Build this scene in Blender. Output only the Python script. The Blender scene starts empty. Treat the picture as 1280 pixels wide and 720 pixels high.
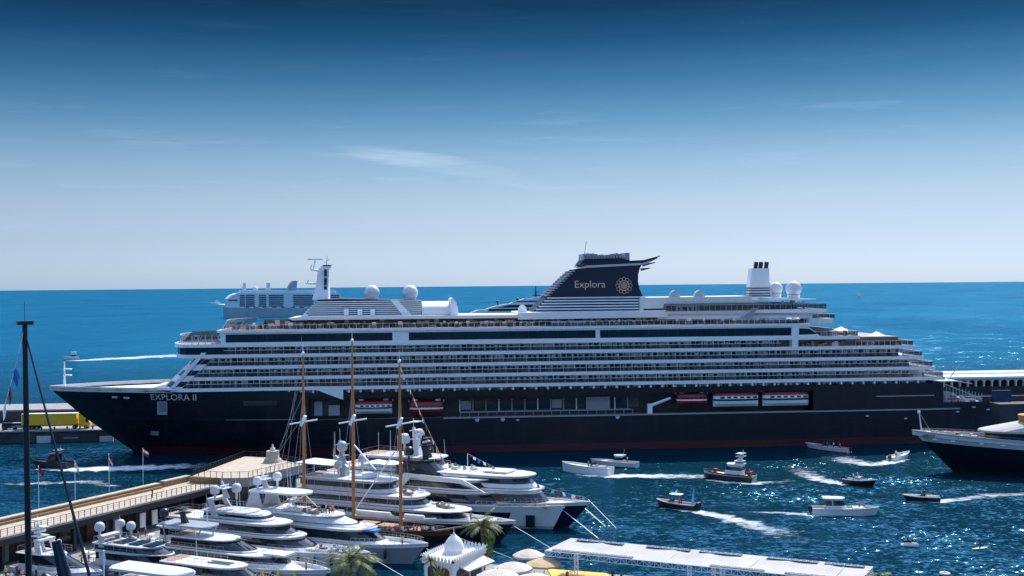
import bpy, math, random
from mathutils import Matrix, Vector
random.seed(7)
C = bpy.context.scene.collection
R = math.radians
# ---------------------------------------------------------------- camera, light, sky, exposure
H, F = 44.0, 1500.0
PITCH, ROLL = math.atan(5.4/F), R(-0.50)
CM = Matrix.Rotation(math.pi/2-PITCH, 3, 'X') @ Matrix.Rotation(ROLL, 3, 'Z')
cd = bpy.data.cameras.new('camera'); cam = bpy.data.objects.new('camera', cd); C.objects.link(cam)
cam.matrix_world = Matrix.Translation((0, 0, H)) @ CM.to_4x4()
cd.sensor_width = 36; cd.lens = 36*F/1280; cd.clip_end = 200000; cd.clip_start = 1
bpy.context.scene.camera = cam
SUN_EL, SUN_AZ = 50.0, 24.0            # azimuth clockwise from +Y (the view direction)
sd = bpy.data.lights.new('sun', 'SUN'); sun = bpy.data.objects.new('sun', sd); C.objects.link(sun)
sd.energy = 2.9; sd.angle = R(0.5); sd.color = (1, 0.95, 0.88)
_d = Vector((math.sin(R(SUN_AZ))*math.cos(R(SUN_EL)), math.cos(R(SUN_AZ))*math.cos(R(SUN_EL)), math.sin(R(SUN_EL))))
sun.rotation_euler = _d.to_track_quat('Z', 'Y').to_euler()
W = bpy.data.worlds.new('World'); bpy.context.scene.world = W; W.use_nodes = True
nt = W.node_tree; nt.nodes.clear()
def N(t, k, **kw):
    n = t.nodes.new(k)
    for a, b in kw.items(): setattr(n, a, b)
    return n
def ramp(t, stops, fac):
    n = N(t, 'ShaderNodeValToRGB'); e = n.color_ramp.elements
    while len(e) < len(stops): e.new(0.5)
    for i, (p, c) in enumerate(stops):
        e[i].position = p; e[i].color = (*c, 1) if len(c) == 3 else c
    t.links.new(fac, n.inputs[0]); return n
sky = N(nt, 'ShaderNodeTexSky', sky_type='NISHITA', sun_disc=False, sun_elevation=R(SUN_EL), sun_rotation=R(SUN_AZ))
sky.altitude = 40; sky.air_density = 1.0; sky.dust_density = 0.6; sky.ozone_density = 1.6
tc = N(nt, 'ShaderNodeTexCoord'); sp = N(nt, 'ShaderNodeSeparateXYZ'); nt.links.new(tc.outputs['Generated'], sp.inputs[0])
# clear deep-blue Mediterranean sky: pale band over the sea, quickly deepening with elevation
mr = N(nt, 'ShaderNodeMapRange'); mr.inputs[2].default_value = 1.0; nt.links.new(sp.outputs[2], mr.inputs[0])
SKY = [(0.0, (0.1795, 0.2545, 0.4492)), (0.0364, (0.1636, 0.198, 0.309)), (0.0696, (0.1596, 0.1845, 0.2454)), (0.1025, (0.1254, 0.1626, 0.2069)), (0.1351, (0.0654, 0.1179, 0.1602)), (0.1673, (0.0289, 0.0754, 0.1129)), (0.199, (0.0093, 0.0389, 0.0679)), (0.227, (0.0038, 0.0194, 0.0351)),
       (0.28, (0.02, 0.05, 0.09)), (0.36, (0.45, 0.52, 0.60)), (0.5, (0.98, 0.99, 1.0)), (1.0, (1.0, 1.0, 1.0))]
rp = ramp(nt, SKY, mr.outputs[0])
mul = N(nt, 'ShaderNodeMix', data_type='RGBA', blend_type='MULTIPLY'); mul.inputs[0].default_value = 1
nt.links.new(sky.outputs[0], mul.inputs[6]); nt.links.new(rp.outputs[0], mul.inputs[7])
# thin cirrus streaks, fixed in sky direction
mp = N(nt, 'ShaderNodeMapping'); mp.inputs['Scale'].default_value = (7, 7, 85); mp.inputs['Rotation'].default_value = (0, R(-1.5), 0)
mp.inputs['Location'].default_value = (0.35, 0, 0.4)
nt.links.new(tc.outputs['Generated'], mp.inputs[0])
cn = N(nt, 'ShaderNodeTexNoise'); cn.inputs['Scale'].default_value = 1.0; cn.inputs['Detail'].default_value = 7; cn.inputs['Roughness'].default_value = 0.58; cn.inputs['Distortion'].default_value = 0.3
nt.links.new(mp.outputs[0], cn.inputs[0])
cr0 = ramp(nt, [(0.57, (0, 0, 0)), (0.82, (0.12, 0.12, 0.12))], cn.outputs[0])
cm = ramp(nt, [(0.03, (0, 0, 0)), (0.10, (1, 1, 1)), (0.13, (0.7, 0.7, 0.7)), (0.19, (0.10, 0.10, 0.10)), (0.4, (0, 0, 0))], sp.outputs[2])
cr = N(nt, 'ShaderNodeMix', data_type='RGBA', blend_type='MULTIPLY'); cr.inputs[0].default_value = 1; nt.links.new(cr0.outputs[0], cr.inputs[6]); nt.links.new(cm.outputs[0], cr.inputs[7])
add = N(nt, 'ShaderNodeMix', data_type='RGBA', blend_type='MIX')
sc17 = N(nt, 'ShaderNodeVectorMath', operation='SCALE'); sc17.inputs['Scale'].default_value = 1.7; nt.links.new(mul.outputs[2], sc17.inputs[0])
nt.links.new(cr.outputs[2], add.inputs[0]); nt.links.new(sc17.outputs[0], add.inputs[6]); add.inputs[7].default_value = (5.2, 6.2, 7.2, 1)
# one long soft wisp low in the sky
def M(op, a, c): 
    n = N(nt, 'ShaderNodeMath', operation=op)
    for i, v in enumerate((a, c)):
        if isinstance(v, (int, float)): n.inputs[i].default_value = v
        else: nt.links.new(v, n.inputs[i])
    return n.outputs[0]
wx = M('ADD', sp.outputs[0], 0.068); wz = M('ADD', M('SUBTRACT', sp.outputs[2], 0.101), M('MULTIPLY', wx, 0.15))
wd2 = M('ADD', M('POWER', M('ABSOLUTE', M('DIVIDE', wx, 0.085), 0), 2), M('POWER', M('ABSOLUTE', M('DIVIDE', wz, 0.0095), 0), 2))
wm = N(nt, 'ShaderNodeMapRange'); wm.interpolation_type = 'SMOOTHSTEP'; wm.inputs[1].default_value = 1; wm.inputs[2].default_value = 0; nt.links.new(wd2, wm.inputs[0])
wn = N(nt, 'ShaderNodeMapRange'); wn.inputs[1].default_value = .32; wn.inputs[2].default_value = .7; nt.links.new(cn.outputs[0], wn.inputs[0])
wf = M('MULTIPLY', M('MULTIPLY', wm.outputs[0], wn.outputs[0]), 0.36)
wisp = N(nt, 'ShaderNodeMix', data_type='RGBA'); nt.links.new(wf, wisp.inputs[0]); nt.links.new(add.outputs[2], wisp.inputs[6]); wisp.inputs[7].default_value = (3.6, 4.1, 4.9, 1)
add = wisp
bg = N(nt, 'ShaderNodeBackground'); bg.inputs[1].default_value = 0.12
wo = N(nt, 'ShaderNodeOutputWorld'); nt.links.new(add.outputs[2], bg.inputs[0]); nt.links.new(bg.outputs[0], wo.inputs[0])
vs = bpy.context.scene.view_settings
vs.view_transform = 'Standard'; vs.look = 'None'; vs.gamma = 1; vs.exposure = 0.97; vs.use_curve_mapping = False
bpy.context.scene.cycles.max_bounces = 6; bpy.context.scene.cycles.transparent_max_bounces = 10
bpy.context.scene.cycles.sample_clamp_indirect = 4
# ---------------------------------------------------------------- surveying helpers (photo is 1280 x 720)
def ray(px, py): return CM @ Vector(((px-640)/F, (360-py)/F, -1))
def P(px, py, z=0.0):
    d = ray(px, py); t = (z-H)/d.z; return Vector((d.x*t, d.y*t, z))
def atD(px, py, D):
    d = ray(px, py); t = D/d.y; return Vector((d.x*t, D, H+d.z*t))
class Frame:
    """a vertical plane through image column px0 at depth D0, turned by ang degrees; s() gives (along, height) on it, v metres behind it"""
    def __init__(s, px0, D0, ang):
        s.o = Vector(((px0-640)/F*D0, D0, 0)); a = R(ang); s.a = a
        s.ux = Vector((math.cos(a), math.sin(a), 0)); s.vx = Vector((-math.sin(a), math.cos(a), 0))
    def s(s, px, py, v=0.0):
        d = ray(px, py); o = Vector((0, 0, H))
        t = (s.o + s.vx*v - o).dot(s.vx)/d.dot(s.vx); p = o + d*t
        return (p - s.o).dot(s.ux), p.z
    def u(s, px, py, v=0.0): return s.s(px, py, v)[0]
    def z(s, px, py, v=0.0): return s.s(px, py, v)[1]
# ---------------------------------------------------------------- materials
MATS = {}
def mat(name, col, rough=0.5, metal=0.0, var=0.12, scale=0.6, spec=0.5, bump=0.0, coat=0.0, alpha=1.0):
    if name in MATS: return MATS[name]
    m = bpy.data.materials.new(name); m.use_nodes = True; t = m.node_tree; b = t.nodes['Principled BSDF']
    b.inputs['Roughness'].default_value = rough; b.inputs['Metallic'].default_value = metal
    b.inputs['Specular IOR Level'].default_value = spec; b.inputs['Coat Weight'].default_value = coat; b.inputs['Alpha'].default_value = alpha
    co = N(t, 'ShaderNodeTexCoord'); no = N(t, 'ShaderNodeTexNoise'); no.inputs['Scale'].default_value = scale; no.inputs['Detail'].default_value = 5; no.inputs['Roughness'].default_value = 0.65
    t.links.new(co.outputs['Object'], no.inputs[0])
    r = ramp(t, [(0.3, tuple(c*(1-var) for c in col)), (0.7, tuple(min(1, c*(1+var)) for c in col))], no.outputs[0])
    t.links.new(r.outputs[0], b.inputs['Base Color'])
    if bump:
        bn = N(t, 'ShaderNodeBump'); bn.inputs['Strength'].default_value = bump; bn.inputs['Distance'].default_value = 0.1
        t.links.new(no.outputs[0], bn.inputs['Height']); t.links.new(bn.outputs[0], b.inputs['Normal'])
    MATS[name] = m; return m
white = mat('white_paint', (0.84, 0.845, 0.85), 0.35, var=0.05, scale=0.25)
gel = mat('white_gelcoat', (0.70, 0.70, 0.69), 0.25, var=0.05, scale=0.5)
offw = mat('off_white', (0.68, 0.66, 0.62), 0.5, var=0.08)
greyp = mat('grey_paint', (0.30, 0.32, 0.35), 0.4, var=0.1)
lgrey = mat('light_grey_paint', (0.52, 0.53, 0.55), 0.4, var=0.08)
mgrey = mat('silver_paint', (0.42, 0.43, 0.45), 0.25, metal=0.3, var=0.06)
black = mat('black_paint', (0.012, 0.013, 0.016), 0.35, var=0.2)
navy = mat('ship_navy', (0.0075, 0.0095, 0.017), 0.42, var=0.35, scale=0.10, spec=0.35)
def plating(m):                              # welded plate seams, faint streaks and uneven gloss on the big hull
    t = m.node_tree; b = t.nodes['Principled BSDF']; L = t.links.new; co = N(t, 'ShaderNodeTexCoord'); mp = N(t, 'ShaderNodeMapping'); mp.inputs['Rotation'].default_value = (R(90), 0, 0); L(co.outputs['Object'], mp.inputs[0])
    br = N(t, 'ShaderNodeTexBrick'); br.inputs['Scale'].default_value = 1; br.inputs['Brick Width'].default_value = 9; br.inputs['Row Height'].default_value = 2.4; br.inputs['Mortar Size'].default_value = 0.06; br.inputs['Mortar Smooth'].default_value = 0.5; L(mp.outputs[0], br.inputs[0])
    m2 = N(t, 'ShaderNodeMapping'); m2.inputs['Scale'].default_value = (0.6, 0.6, 0.05); L(co.outputs['Object'], m2.inputs[0]); n2 = N(t, 'ShaderNodeTexNoise'); n2.inputs['Scale'].default_value = 1; n2.inputs['Detail'].default_value = 6; L(m2.outputs[0], n2.inputs[0])
    rr = N(t, 'ShaderNodeMapRange'); rr.inputs[1].default_value = .3; rr.inputs[2].default_value = .7; rr.inputs[3].default_value = .28; rr.inputs[4].default_value = .6; L(n2.outputs[0], rr.inputs[0]); L(rr.outputs[0], b.inputs['Roughness'])
    ad = N(t, 'ShaderNodeMath', operation='ADD'); L(br.outputs['Fac'], ad.inputs[0]); L(n2.outputs[0], ad.inputs[1]); bn = N(t, 'ShaderNodeBump'); bn.inputs['Strength'].default_value = .5; bn.inputs['Distance'].default_value = .06; L(ad.outputs[0], bn.inputs['Height']); L(bn.outputs[0], b.inputs['Normal'])
    base = b.inputs['Base Color'].links[0].from_socket; mx = N(t, 'ShaderNodeMix', data_type='RGBA'); st = N(t, 'ShaderNodeMapRange'); st.inputs[1].default_value = .55; st.inputs[2].default_value = .85; st.inputs[4].default_value = .5; L(n2.outputs[0], st.inputs[0]); L(st.outputs[0], mx.inputs[0]); L(base, mx.inputs[6]); mx.inputs[7].default_value = (.03, .032, .036, 1); L(mx.outputs[2], b.inputs['Base Color'])
plating(navy)
navy2 = mat('funnel_navy', (0.010, 0.014, 0.035), 0.4, var=0.15)
rnavy = mat('superyacht_navy', (0.005, 0.007, 0.014), 0.3, var=0.2)
ynavy = mat('yacht_navy', (0.010, 0.015, 0.04), 0.2, var=0.1)
boot = mat('boot_red', (0.07, 0.006, 0.010), 0.5, var=0.3, scale=0.1)
glass = mat('dark_glass', (0.010, 0.018, 0.028), 0.08, var=0.3, scale=0.4, spec=0.6)
teal = mat('tinted_glass', (0.006, 0.022, 0.038), 0.12, var=0.5, scale=0.15, spec=0.5)
rglass = mat('railing_glass', (0.03, 0.035, 0.05), 0.15, var=0.4, scale=0.3, alpha=0.5)
cream = mat('cabin_beige', (0.68, 0.60, 0.54), 0.7, var=0.25, scale=0.5)
parti = mat('partition_grey', (0.84, 0.81, 0.78), 0.6, var=0.15)
dbrown = mat('cabin_dark_brown', (0.16, 0.115, 0.095), 0.6, var=0.4, scale=0.6)  # dark brown of cabin walls, deck houses, furniture and hair
teak = mat('teak', (0.34, 0.20, 0.11), 0.65, var=0.22, scale=2.5)
wood = mat('varnished_spar', (0.42, 0.165, 0.045), 0.35, var=0.18, scale=1.2)
dwood = mat('mahogany', (0.10, 0.028, 0.016), 0.3, var=0.25, scale=1.5)
sand = mat('sand_stone', (0.42, 0.345, 0.255), 0.85, var=0.2, scale=0.8, bump=0.3)
ochre = mat('ochre_stone', (0.27, 0.16, 0.075), 0.85, var=0.3, scale=1.0, bump=0.4)
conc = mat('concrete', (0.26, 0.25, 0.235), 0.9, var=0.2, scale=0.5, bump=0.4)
dconc = mat('dark_concrete', (0.045, 0.047, 0.052), 0.8, var=0.4, scale=0.3, bump=0.4)  # darker concrete tone of quay faces and pontoon
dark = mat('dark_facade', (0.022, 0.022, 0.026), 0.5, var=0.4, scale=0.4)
yellow = mat('yellow_paint', (0.85, 0.46, 0.01), 0.5, var=0.1, scale=0.8)
red = mat('red_paint', (0.30, 0.014, 0.024), 0.4, var=0.12)
orange = mat('orange_paint', (0.65, 0.16, 0.03), 0.5, var=0.1)
dblue = mat('dull_blue_paint', (0.01, 0.035, 0.08), 0.6, var=0.3)
blue = mat('blue_paint', (0.02, 0.10, 0.38), 0.4, var=0.15)
lblue = mat('pale_blue_cloth', (0.16, 0.50, 0.72), 0.7, var=0.1)
cblue = mat('blue_cushion', (0.02, 0.15, 0.40), 0.8, var=0.15)
canvas = mat('white_canvas', (0.74, 0.72, 0.68), 0.8, var=0.06, scale=0.4)
cfab = mat('canopy_fabric', (0.40, 0.38, 0.35), 0.85, var=0.14, scale=0.25)
beige = mat('beige_canvas', (0.54, 0.465, 0.395), 0.85, var=0.08, scale=0.7)
stucco = mat('white_stucco', (0.72, 0.71, 0.68), 0.85, var=0.06, scale=1.0, bump=0.2)
rubber = mat('rubber', (0.02, 0.02, 0.022), 0.7, var=0.2)
metal = mat('steel', (0.45, 0.46, 0.48), 0.3, metal=0.9)
gold = mat('gold_lettering', (0.85, 0.52, 0.34), 0.45, var=0.05)
silver = mat('silver_lettering', (0.62, 0.63, 0.66), 0.4, var=0.03)
skin = mat('skin', (0.48, 0.28, 0.19), 0.6, var=0.05)
jeans = mat('dark_trousers', (0.03, 0.035, 0.05), 0.8, var=0.2)
khaki = mat('khaki_shorts', (0.35, 0.28, 0.2), 0.8, var=0.1)
leaf = mat('palm_leaf', (0.075, 0.115, 0.022), 0.55, var=0.45, scale=1.5)
leaf2 = mat('young_leaf', (0.13, 0.17, 0.03), 0.55, var=0.35, scale=1.5)
leafd = mat('dry_leaf', (0.22, 0.16, 0.06), 0.7, var=0.3, scale=1.5)
trunkm = mat('palm_trunk', (0.12, 0.085, 0.05), 0.9, var=0.4, scale=3, bump=0.6)
farw = mat('hazed_ship_white', (0.56, 0.64, 0.68), 0.5, var=0.1, scale=0.05)  # far liner colours have the bluish haze of distance mixed in
farb = mat('hazed_ship_blue', (0.24, 0.35, 0.41), 0.5, var=0.15, scale=0.05)
farg = mat('hazed_ship_glass', (0.03, 0.07, 0.12), 0.3, var=0.3, scale=0.05)
def cloth_color():
    m = bpy.data.materials.new('shirt_cloth'); m.use_nodes = True; t = m.node_tree; b = t.nodes['Principled BSDF']
    oi = N(t, 'ShaderNodeObjectInfo'); t.links.new(oi.outputs['Color'], b.inputs['Base Color']); b.inputs['Roughness'].default_value = 0.85
    return m
shirt = cloth_color()
# ---------------------------------------------------------------- mesh builder
class MB:
    def __init__(s): s.V, s.F, s.M, s.S = [], [], [], []
    def add(s, vs, fs, m=0, sm=False):
        o = len(s.V); s.V += [tuple(v) for v in vs]
        for f in fs: s.F.append([o+i for i in f]); s.M.append(m); s.S.append(sm)
        return s
    def box(s, x0, x1, y0, y1, z0, z1, m=0):
        return s.add([(x0,y0,z0),(x1,y0,z0),(x1,y1,z0),(x0,y1,z0),(x0,y0,z1),(x1,y0,z1),(x1,y1,z1),(x0,y1,z1)],
              [(0,3,2,1),(4,5,6,7),(0,1,5,4),(1,2,6,5),(2,3,7,6),(3,0,4,7)], m)
    def loft(s, rings, m=0, c0=True, c1=True, closed=True, sm=False):
        n = len(rings[0]); vs = [p for r in rings for p in r]; fs = []
        for i in range(len(rings)-1):
            for j in range(n if closed else n-1):
                k = (j+1) % n; fs.append((i*n+j, i*n+k, (i+1)*n+k, (i+1)*n+j))
        s.add(vs, fs, m, sm)
        if c0: s.add(rings[0], [list(range(n))[::-1]], m)
        if c1: s.add(rings[-1], [list(range(n))], m)
        return s
    def prism(s, pts, z0, z1, m=0): return s.loft([[(x,y,z0) for x,y in pts], [(x,y,z1) for x,y in pts]], m)
    def side(s, pts, y0, y1, m=0, inset=0.0):
        """outline in (x, z), thickness y0..y1"""
        return s.loft([[(x,y0,z) for x,z in pts][::-1], [(x,y1,z) for x,z in pts][::-1]], m)
    def tube(s, p, q, r, r1=None, n=6, m=0, cap=True):
        p, q = Vector(p), Vector(q); r1 = r if r1 is None else r1; d = (q-p)
        if d.length < 1e-6: return s
        d.normalize(); a = d.orthogonal().normalized(); b = d.cross(a)
        f = lambda c, rr: [tuple(c + a*math.cos(t*2*math.pi/n)*rr + b*math.sin(t*2*math.pi/n)*rr) for t in range(n)]
        return s.loft([f(p, r), f(q, r1)], m, cap, cap, sm=n > 5)
    def path(s, pts, r, n=5, m=0):
        for a, b in zip(pts, pts[1:]): s.tube(a, b, r, n=n, m=m)
        return s
    def lathe(s, prof, c=(0,0,0), n=16, m=0):
        return s.loft([[(c[0]+r*math.cos(j*2*math.pi/n), c[1]+r*math.sin(j*2*math.pi/n), c[2]+z) for j in range(n)] for r, z in prof], m, True, True, sm=True)
    def sphere(s, c, r, m=0, n=14, k=9, sz=1.0):
        return s.lathe([(max(1e-3, r*math.sin(math.pi*i/k)), -r*sz*math.cos(math.pi*i/k)) for i in range(k+1)], c, n, m)
    def build(s, name, mats, parent=None, loc=None):
        me = bpy.data.meshes.new(name); me.from_pydata(s.V, [], s.F)
        for mm in (mats if isinstance(mats, (list, tuple)) else [mats]): me.materials.append(mm)
        me.polygons.foreach_set('material_index', s.M); me.polygons.foreach_set('use_smooth', s.S)
        me.validate(); me.update()
        o = bpy.data.objects.new(name, me); C.objects.link(o)
        if parent is not None: o.parent = parent
        if loc is not None: o.location = loc
        return o
def tag(o, label=None, cat=None, group=None, kind=None):
    if label: o['label'] = label
    if cat: o['category'] = cat
    if group: o['group'] = group
    if kind: o['kind'] = kind
    return o
def thing(name, label, cat, loc=(0,0,0), rz=0.0, group=None):
    o = bpy.data.objects.new(name, None); C.objects.link(o); o.location = loc; o.rotation_euler = (0,0,rz)
    return tag(o, label, cat, group)
KIDS = {}
def kids(o): return [c for c in bpy.data.objects if c.parent == o]
def dup(o, loc=None, rz=None, label=None, scale=None):
    r = o.copy(); C.objects.link(r)
    for ch in kids(o):
        c = ch.copy(); C.objects.link(c); c.parent = r
        for g in kids(ch):
            d = g.copy(); C.objects.link(d); d.parent = c
    if loc is not None: r.location = loc
    if rz is not None: r.rotation_euler = (0,0,rz)
    if label: r['label'] = label
    if scale: r.scale = (scale,)*3
    return r
def text_mesh(txt, width, height=None):
    cu = bpy.data.curves.new('lettering', 'FONT'); cu.body = txt; cu.size = 1; cu.resolution_u = 3
    o = bpy.data.objects.new('lettering', cu); C.objects.link(o); bpy.context.view_layer.update()
    me = bpy.data.meshes.new_from_object(o.evaluated_get(bpy.context.evaluated_depsgraph_get()))
    bpy.data.objects.remove(o)
    xs = [v.co.x for v in me.vertices]; ys = [v.co.y for v in me.vertices]
    sx = width/(max(xs)-min(xs)); sy = sx if height is None else height/(max(ys)-min(ys))
    x0, y0 = min(xs), min(ys)
    for v in me.vertices: v.co = ((v.co.x-x0)*sx, (v.co.y-y0)*sy, 0)
    return me
def put_mesh(name, me, m, parent):
    me.materials.clear(); me.materials.append(m); o = bpy.data.objects.new(name, me); C.objects.link(o); o.parent = parent; return o
# ---------------------------------------------------------------- sea
def water_material():
    m = bpy.data.materials.new('sea_water'); m.use_nodes = True; t = m.node_tree; b = t.nodes['Principled BSDF']; L = t.links.new
    co = N(t, 'ShaderNodeTexCoord')
    def wave(sc, stretch, rot, amp, det=3):
        mp = N(t, 'ShaderNodeMapping'); mp.inputs['Rotation'].default_value = (0,0,R(rot)); mp.inputs['Scale'].default_value = (sc*stretch, sc, sc)
        L(co.outputs['Object'], mp.inputs[0]); n = N(t, 'ShaderNodeTexNoise'); n.inputs['Detail'].default_value = det; n.inputs['Roughness'].default_value = 0.6
        n.inputs['Scale'].default_value = 1; L(mp.outputs[0], n.inputs[0])
        s1 = N(t, 'ShaderNodeVectorMath', operation='SUBTRACT'); s1.inputs[1].default_value = (0.5,0.5,0.5); L(n.outputs['Color'], s1.inputs[0])
        s2 = N(t, 'ShaderNodeVectorMath', operation='MULTIPLY'); s2.inputs[1].default_value = (amp, amp, 0); L(s1.outputs[0], s2.inputs[0])
        return s2.outputs[0], n
    w1, n1 = wave(0.09, 0.55, 12, 0.55); w2, n2 = wave(0.50, 0.6, -20, 0.62, 4); w3, n3 = wave(2.1, 0.75, 30, 0.85, 3)
    a1 = N(t, 'ShaderNodeVectorMath', operation='ADD'); L(w1, a1.inputs[0]); L(w2, a1.inputs[1])
    w4, n4 = wave(1.25, 0.7, 5, 2.5, 1)       # steep little crests that catch the sun, in gusts
    gg = N(t, 'ShaderNodeTexNoise'); gg.inputs['Scale'].default_value = 0.035; gg.inputs['Detail'].default_value = 3; L(co.outputs['Object'], gg.inputs[0])
    g1 = N(t, 'ShaderNodeMapRange'); g1.inputs[1].default_value = 0.36; g1.inputs[2].default_value = 0.80; L(gg.outputs[0], g1.inputs[0])
    w4s = N(t, 'ShaderNodeVectorMath', operation='SCALE'); L(w4, w4s.inputs[0]); L(g1.outputs[0], w4s.inputs['Scale'])
    w5, n5 = wave(0.28, 0.6, -8, 2.3, 1)
    px5 = N(t, 'ShaderNodeSeparateXYZ'); L(co.outputs['Object'], px5.inputs[0]); d5 = N(t, 'ShaderNodeMapRange'); d5.inputs[1].default_value = 330; d5.inputs[2].default_value = 700; L(px5.outputs[1], d5.inputs[0])
    x5 = N(t, 'ShaderNodeMath', operation='MULTIPLY'); L(d5.outputs[0], x5.inputs[0]); L(g1.outputs[0], x5.inputs[1]); w5s = N(t, 'ShaderNodeVectorMath', operation='SCALE'); L(w5, w5s.inputs[0]); L(x5.outputs[0], w5s.inputs['Scale'])
    a5 = N(t, 'ShaderNodeVectorMath', operation='ADD'); L(w3, a5.inputs[0]); L(w5s.outputs[0], a5.inputs[1])
    a0 = N(t, 'ShaderNodeVectorMath', operation='ADD'); L(a5.outputs[0], a0.inputs[0]); L(w4s.outputs[0], a0.inputs[1])
    a2 = N(t, 'ShaderNodeVectorMath', operation='ADD'); L(a1.outputs[0], a2.inputs[0]); L(a0.outputs[0], a2.inputs[1])
    # calm and ruffled patches
    gp = N(t, 'ShaderNodeTexNoise'); gp.inputs['Scale'].default_value = 0.006; gp.inputs['Detail'].default_value = 4
    gm = N(t, 'ShaderNodeMapping'); gm.inputs['Scale'].default_value = (1, 0.5, 1); L(co.outputs['Object'], gm.inputs[0]); L(gm.outputs[0], gp.inputs[0])
    gr = N(t, 'ShaderNodeMapRange'); gr.inputs[1].default_value = 0.3; gr.inputs[2].default_value = 0.7; gr.inputs[3].default_value = 0.65; gr.inputs[4].default_value = 1.25; L(gp.outputs[0], gr.inputs[0])
    sc = N(t, 'ShaderNodeVectorMath', operation='SCALE'); L(a2.outputs[0], sc.inputs[0]); L(gr.outputs[0], sc.inputs['Scale'])
    a3 = N(t, 'ShaderNodeVectorMath', operation='ADD'); a3.inputs[1].default_value = (0,0,1); L(sc.outputs[0], a3.inputs[0])
    no = N(t, 'ShaderNodeVectorMath', operation='NORMALIZE'); L(a3.outputs[0], no.inputs[0]); 
    # diffuse colour blends from dark blue near to brighter cerulean far out
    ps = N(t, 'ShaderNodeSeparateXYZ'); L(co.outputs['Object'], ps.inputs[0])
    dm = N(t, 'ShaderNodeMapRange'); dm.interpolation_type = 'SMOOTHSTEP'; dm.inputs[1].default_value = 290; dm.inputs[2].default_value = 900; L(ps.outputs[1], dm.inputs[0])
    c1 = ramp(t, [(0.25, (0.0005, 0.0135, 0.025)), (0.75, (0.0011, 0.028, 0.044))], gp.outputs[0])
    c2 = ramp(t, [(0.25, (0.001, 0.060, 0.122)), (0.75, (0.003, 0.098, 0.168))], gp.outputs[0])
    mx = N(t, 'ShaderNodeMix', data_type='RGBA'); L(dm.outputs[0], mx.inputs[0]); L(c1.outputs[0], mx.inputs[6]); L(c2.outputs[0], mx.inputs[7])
    # body colour from scattering below the surface, reflection capped at what a wavy sea gives at grazing view
    t.nodes.remove(b); df = N(t, 'ShaderNodeBsdfDiffuse'); L(mx.outputs[2], df.inputs[0]); gl = N(t, 'ShaderNodeBsdfGlossy'); gl.inputs[0].default_value = (0.26, 0.70, 1.0, 1); gl.inputs['Roughness'].default_value = 0.14
    L(no.outputs[0], gl.inputs['Normal']); fr = N(t, 'ShaderNodeFresnel'); fr.inputs[0].default_value = 1.33; L(no.outputs[0], fr.inputs['Normal'])
    fm = N(t, 'ShaderNodeMath', operation='MINIMUM'); fm.inputs[1].default_value = 0.24; L(fr.outputs[0], fm.inputs[0])
    ms = N(t, 'ShaderNodeMixShader'); L(fm.outputs[0], ms.inputs[0]); L(df.outputs[0], ms.inputs[1]); L(gl.outputs[0], ms.inputs[2])
    L(ms.outputs[0], t.nodes['Material Output'].inputs[0])
    return m
b = MB(); n = 96; rr = [0.0, 300, 700, 1500, 4000, 10000, 23000]
vs_ = [(0,0,0)] + [(r*math.cos(2*math.pi*j/n), r*math.sin(2*math.pi*j/n), 0) for r in rr[1:] for j in range(n)]
fs_ = [(0, 1+j, 1+(j+1)%n) for j in range(n)]
for i in range(len(rr)-2):
    for j in range(n): k=(j+1)%n; fs_.append((1+i*n+j, 1+(i+1)*n+j, 1+(i+1)*n+k, 1+i*n+k))
b.add(vs_, fs_); sea = tag(b.build('sea', water_material()), 'blue harbour and open sea water with small waves', 'water', kind='structure')
def foam_material():
    m = bpy.data.materials.new('foam'); m.use_nodes = True; t = m.node_tree; t.nodes.clear(); L = t.links.new
    co = N(t, 'ShaderNodeTexCoord'); mp = N(t, 'ShaderNodeMapping'); mp.inputs['Scale'].default_value = (0.22, 0.5, 1); L(co.outputs['Object'], mp.inputs[0])
    no = N(t, 'ShaderNodeTexNoise'); no.inputs['Scale'].default_value = 1.6; no.inputs['Detail'].default_value = 8; no.inputs['Roughness'].default_value = 0.72; L(mp.outputs[0], no.inputs[0])
    at = N(t, 'ShaderNodeAttribute', attribute_name='dens'); ad = N(t, 'ShaderNodeMath', operation='ADD'); L(no.outputs[0], ad.inputs[0]); L(at.outputs['Fac'], ad.inputs[1])
    r = N(t, 'ShaderNodeMapRange'); r.inputs[1].default_value = 0.76; r.inputs[2].default_value = 1.16; L(ad.outputs[0], r.inputs[0])
    d = N(t, 'ShaderNodeBsdfDiffuse'); d.inputs[0].default_value = (0.80, 0.83, 0.85, 1); tr = N(t, 'ShaderNodeBsdfTransparent')
    mi = N(t, 'ShaderNodeMixShader'); L(r.outputs[0], mi.inputs[0]); L(tr.outputs[0], mi.inputs[1]); L(d.outputs[0], mi.inputs[2])
    o = N(t, 'ShaderNodeOutputMaterial'); L(mi.outputs[0], o.inputs[0]); return m
FOAM = foam_material()
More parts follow.
